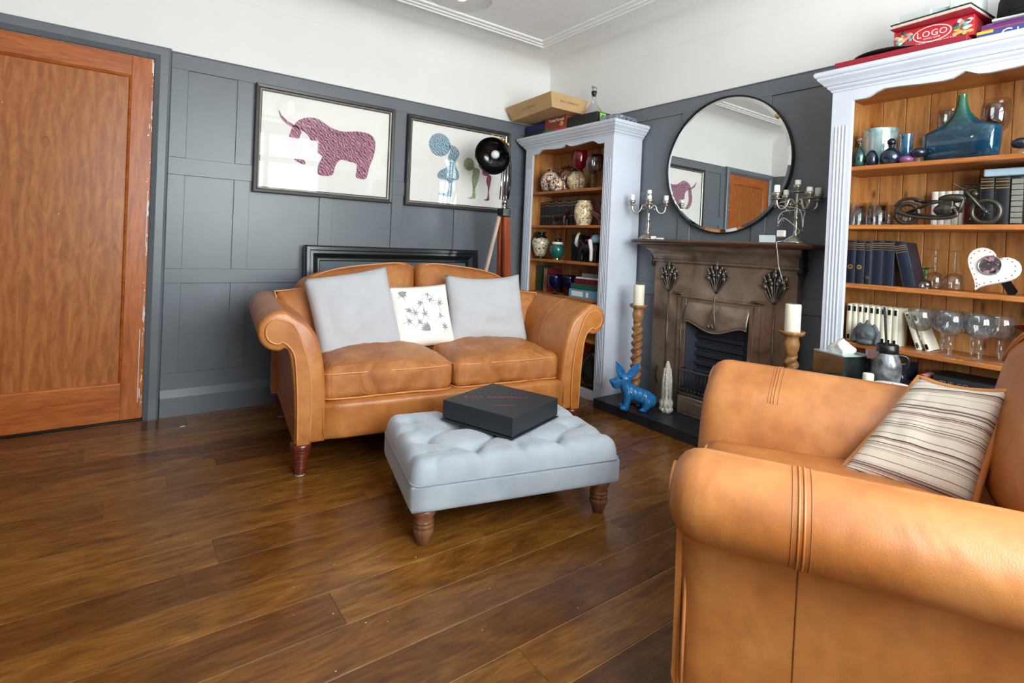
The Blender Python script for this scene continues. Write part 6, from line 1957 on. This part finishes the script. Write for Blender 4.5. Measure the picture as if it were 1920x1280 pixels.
for ch_, y, m_ in (('C', .090, 'wax_white'), ('L', .053, 'wax_white'), ('U', .022, quick((206, 50, 60))), ('E', -.012, 'wax_white'), ('D', -.044, 'wax_white'), ('O', -.08, 'wax_white')):
    o = text('lettering', ch_, .052 if ch_ == 'C' else .042, m_, t_, (-a-.0012, y, h*.53), FACE, .0006)
t_, a, b, h = carton('board_game', 'purple and orange game box lying on the blue CLUEDO game', -.2, -.03, -3.06, -2.89, TZ+.0605, TZ+.09, (110, 50, 130), rough=.35)
link('orange_flash', BX(-a-.0008, -a+.001, -b+.001, b-.001, .001, .012), quick((196, 76, 40), .35), t_)
tag(link('magazine', BX(-.1, .1, -.14, .14, 0, .008, .001), quick((206, 208, 204)), None, (-.115, -3.06, TZ+.0905), (0, 0, R(3))), 'thin white magazine under the black hat', 'magazine')
hat = thing('black_hat', 'black felt hat on top of the games and magazine', 'hat', (-.115, -3.05, TZ+.099))
plain('black_felt', (16, 17, 19), .9, 0, .1, 60, .2, 300)
link('crown', LA([(.125, .0), (.132, .02), (.128, .08), (.112, .13), (.08, .155), (0, .162)], 36), 'black_felt', hat, smooth=True)
link('brim', LA([(.12, .0), (.138, .003), (.139, .007), (.126, .01)], 36), 'black_felt', hat, smooth=True)

# ------------------------------------------------------------ side table behind the armchair
TT = .575
st = thing('side_table', 'small dark side table crowded with ornaments between armchair and bookcase', 'side table', (-.545, -2.665, 0))
link('top', BX(-.21, .21, -.22, .21, TT-.022, TT, .004), 'black_satin', st)
for x, y in ((-.185, -.195), (.185, -.195), (-.185, .185), (.185, .185)): link('leg', BX(x-.016, x+.016, y-.016, y+.016, 0, TT-.022, .003), 'black_satin', st)
link('apron', BX(-.195, .195, -.205, .195, TT-.07, TT-.022, .002), 'black_satin', st)
tb = thing('tissue_box', 'mirrored glass tissue box with a white tissue pulled out', 'tissue box', (-.563, -2.593, TT), R(-20))
plain('mirror_side', (120, 132, 130), .06, .95, 0)
for nm, x0, x1, y0, y1 in (('mirror_panel', -.07, -.066, -.07, .07), ('mirror_panel', .066, .07, -.07, .07), ('mirror_panel', -.066, .066, -.07, -.066), ('mirror_panel', -.066, .066, .066, .07)):
    link(nm, BX(x0, x1, y0, y1, 0, .098), 'mirror_side', tb)
plain('mint_glass', (168, 184, 180), .1, .3, 0)
bm = NB(); box(bm, -.07, .07, -.07, -.02, .098, .103); box(bm, -.07, .07, .02, .07, .098, .103); box(bm, -.07, -.03, -.02, .02, .098, .103); box(bm, .03, .07, -.02, .02, .098, .103)
link('top_panel', bm, 'mint_glass', tb)
bm = NB()
rr = random.Random(4)
ringsv = []
for k, (r, z) in enumerate(((.024, .085), (.03, .105), (.038, .118), (.034, .13), (.02, .142), (.006, .15))):
    ringsv.append([bm.verts.new((r*(1+.35*math.sin(3*q+k))*math.cos(q), r*(1.2+.4*math.cos(2*q+k*.7))*math.sin(q), z+.008*math.sin(2*q))) for q in [2*PI*j/18 for j in range(18)]])
for A, B in zip(ringsv, ringsv[1:]):
    for j in range(18): bm.faces.new((A[j], A[(j+1) % 18], B[(j+1) % 18], B[j]))
link('tissue', bm, 'paper_white', tb, smooth=True)
jg = thing('ceramic_jug', 'smoky grey glazed jug with black collar holding dark reeds', 'jug', (-.545, -2.742, TT), R(30))
t = NT('smoky_glaze'); a_ = t.noise(t.coord(), 14, 3, .5, .8); t.set(t.ramp(a_, [(.3, (54, 46, 48)), (.5, (112, 116, 120)), (.72, (168, 176, 180))]), .18, coat=.4)
link('body', LA([(.034, 0), (.042, .01), (.049, .05), (.047, .09), (.036, .12), (.033, .128)], 28), 'smoky_glaze', jg, smooth=True)
link('collar', LA([(.0345, .126), (.036, .13), (.036, .158), (.033, .16), (.03, .15)], 28), 'black_satin', jg, smooth=True)
link('handle', tube(NB(), spline([(0, -.034, .12), (0, -.062, .115), (0, -.066, .085), (0, -.047, .05)], 5), .007, 8), 'black_satin', jg, smooth=True)
bm = NB(); prism(bm, [(-.012, .10), (.012, .10), (.02, .132), (-.02, .132)], .03, .066, 'y'); link('spout', bm, quick((96, 60, 54), .2), jg)
for dx in (-.006, .004):
    link('reed', leg_box(NB(), (dx, 0, .10), (dx-.03, .022, .30), .012, .014, .004), 'black_card', jg)
cd = thing('pillar_candle', 'short thin white candle beside the mirrored tissue box', 'candle', (-.628, -2.712, TT))
link('wax', LA([(.017, 0), (.018, .003), (.018, .048), (.016, .051)], 20), 'wax_cream', cd, smooth=True)
link('wick', tube(NB(), [(0, 0, .049), (.001, 0, .058)], .001, 5), 'wick', cd)
bw = thing('candle_bowl', 'wide low white candle at the foot of the smoky jug', 'candle', (-.672, -2.805, TT))
link('wax', LA([(.054, 0), (.058, .006), (.058, .032), (.055, .036), (.02, .034)], 30), 'wax_white', bw, smooth=True)
link('wick', tube(NB(), [(0, 0, .033), (.001, 0, .041)], .001, 5), 'wick', bw)
ash = thing('slate_coaster', 'round dark patterned coaster on the side table before the tissue box', 'coaster', (-.70, -2.66, TT))
link('disc', LA([(.045, 0), (.046, .004), (.043, .006)], 28), 'dark_stone', ash)
# scraps of lint and paint on the floor near the footstool
tag(link('paint_flake', BX(-.012, .012, -.004, .004, 0, .0015), 'wax_white', None, (-2.62, -.22, .0003), (0, 0, R(20))), 'tiny white paint flake on the floorboards below the skirting', 'debris')
rr = random.Random(21)
bm = NB()
for k in range(40):
    x, y = rr.uniform(-2.5, -1.1), rr.uniform(-2.6, -1.0)
    if k % 3 == 0: x, y = rr.gauss(-2.1, .25), rr.gauss(-2.0, .2)
    s_ = rr.uniform(.0006, .0014)
    ball(bm, (x, y, .0008), (s_*rr.uniform(.8, 2), s_, s_*.5), 5)
lint = link('lint', bm, 'wax_white')
lint['kind'] = 'stuff'; lint['label'] = 'scattered white specks of lint on the wooden floor'; lint['category'] = 'lint'
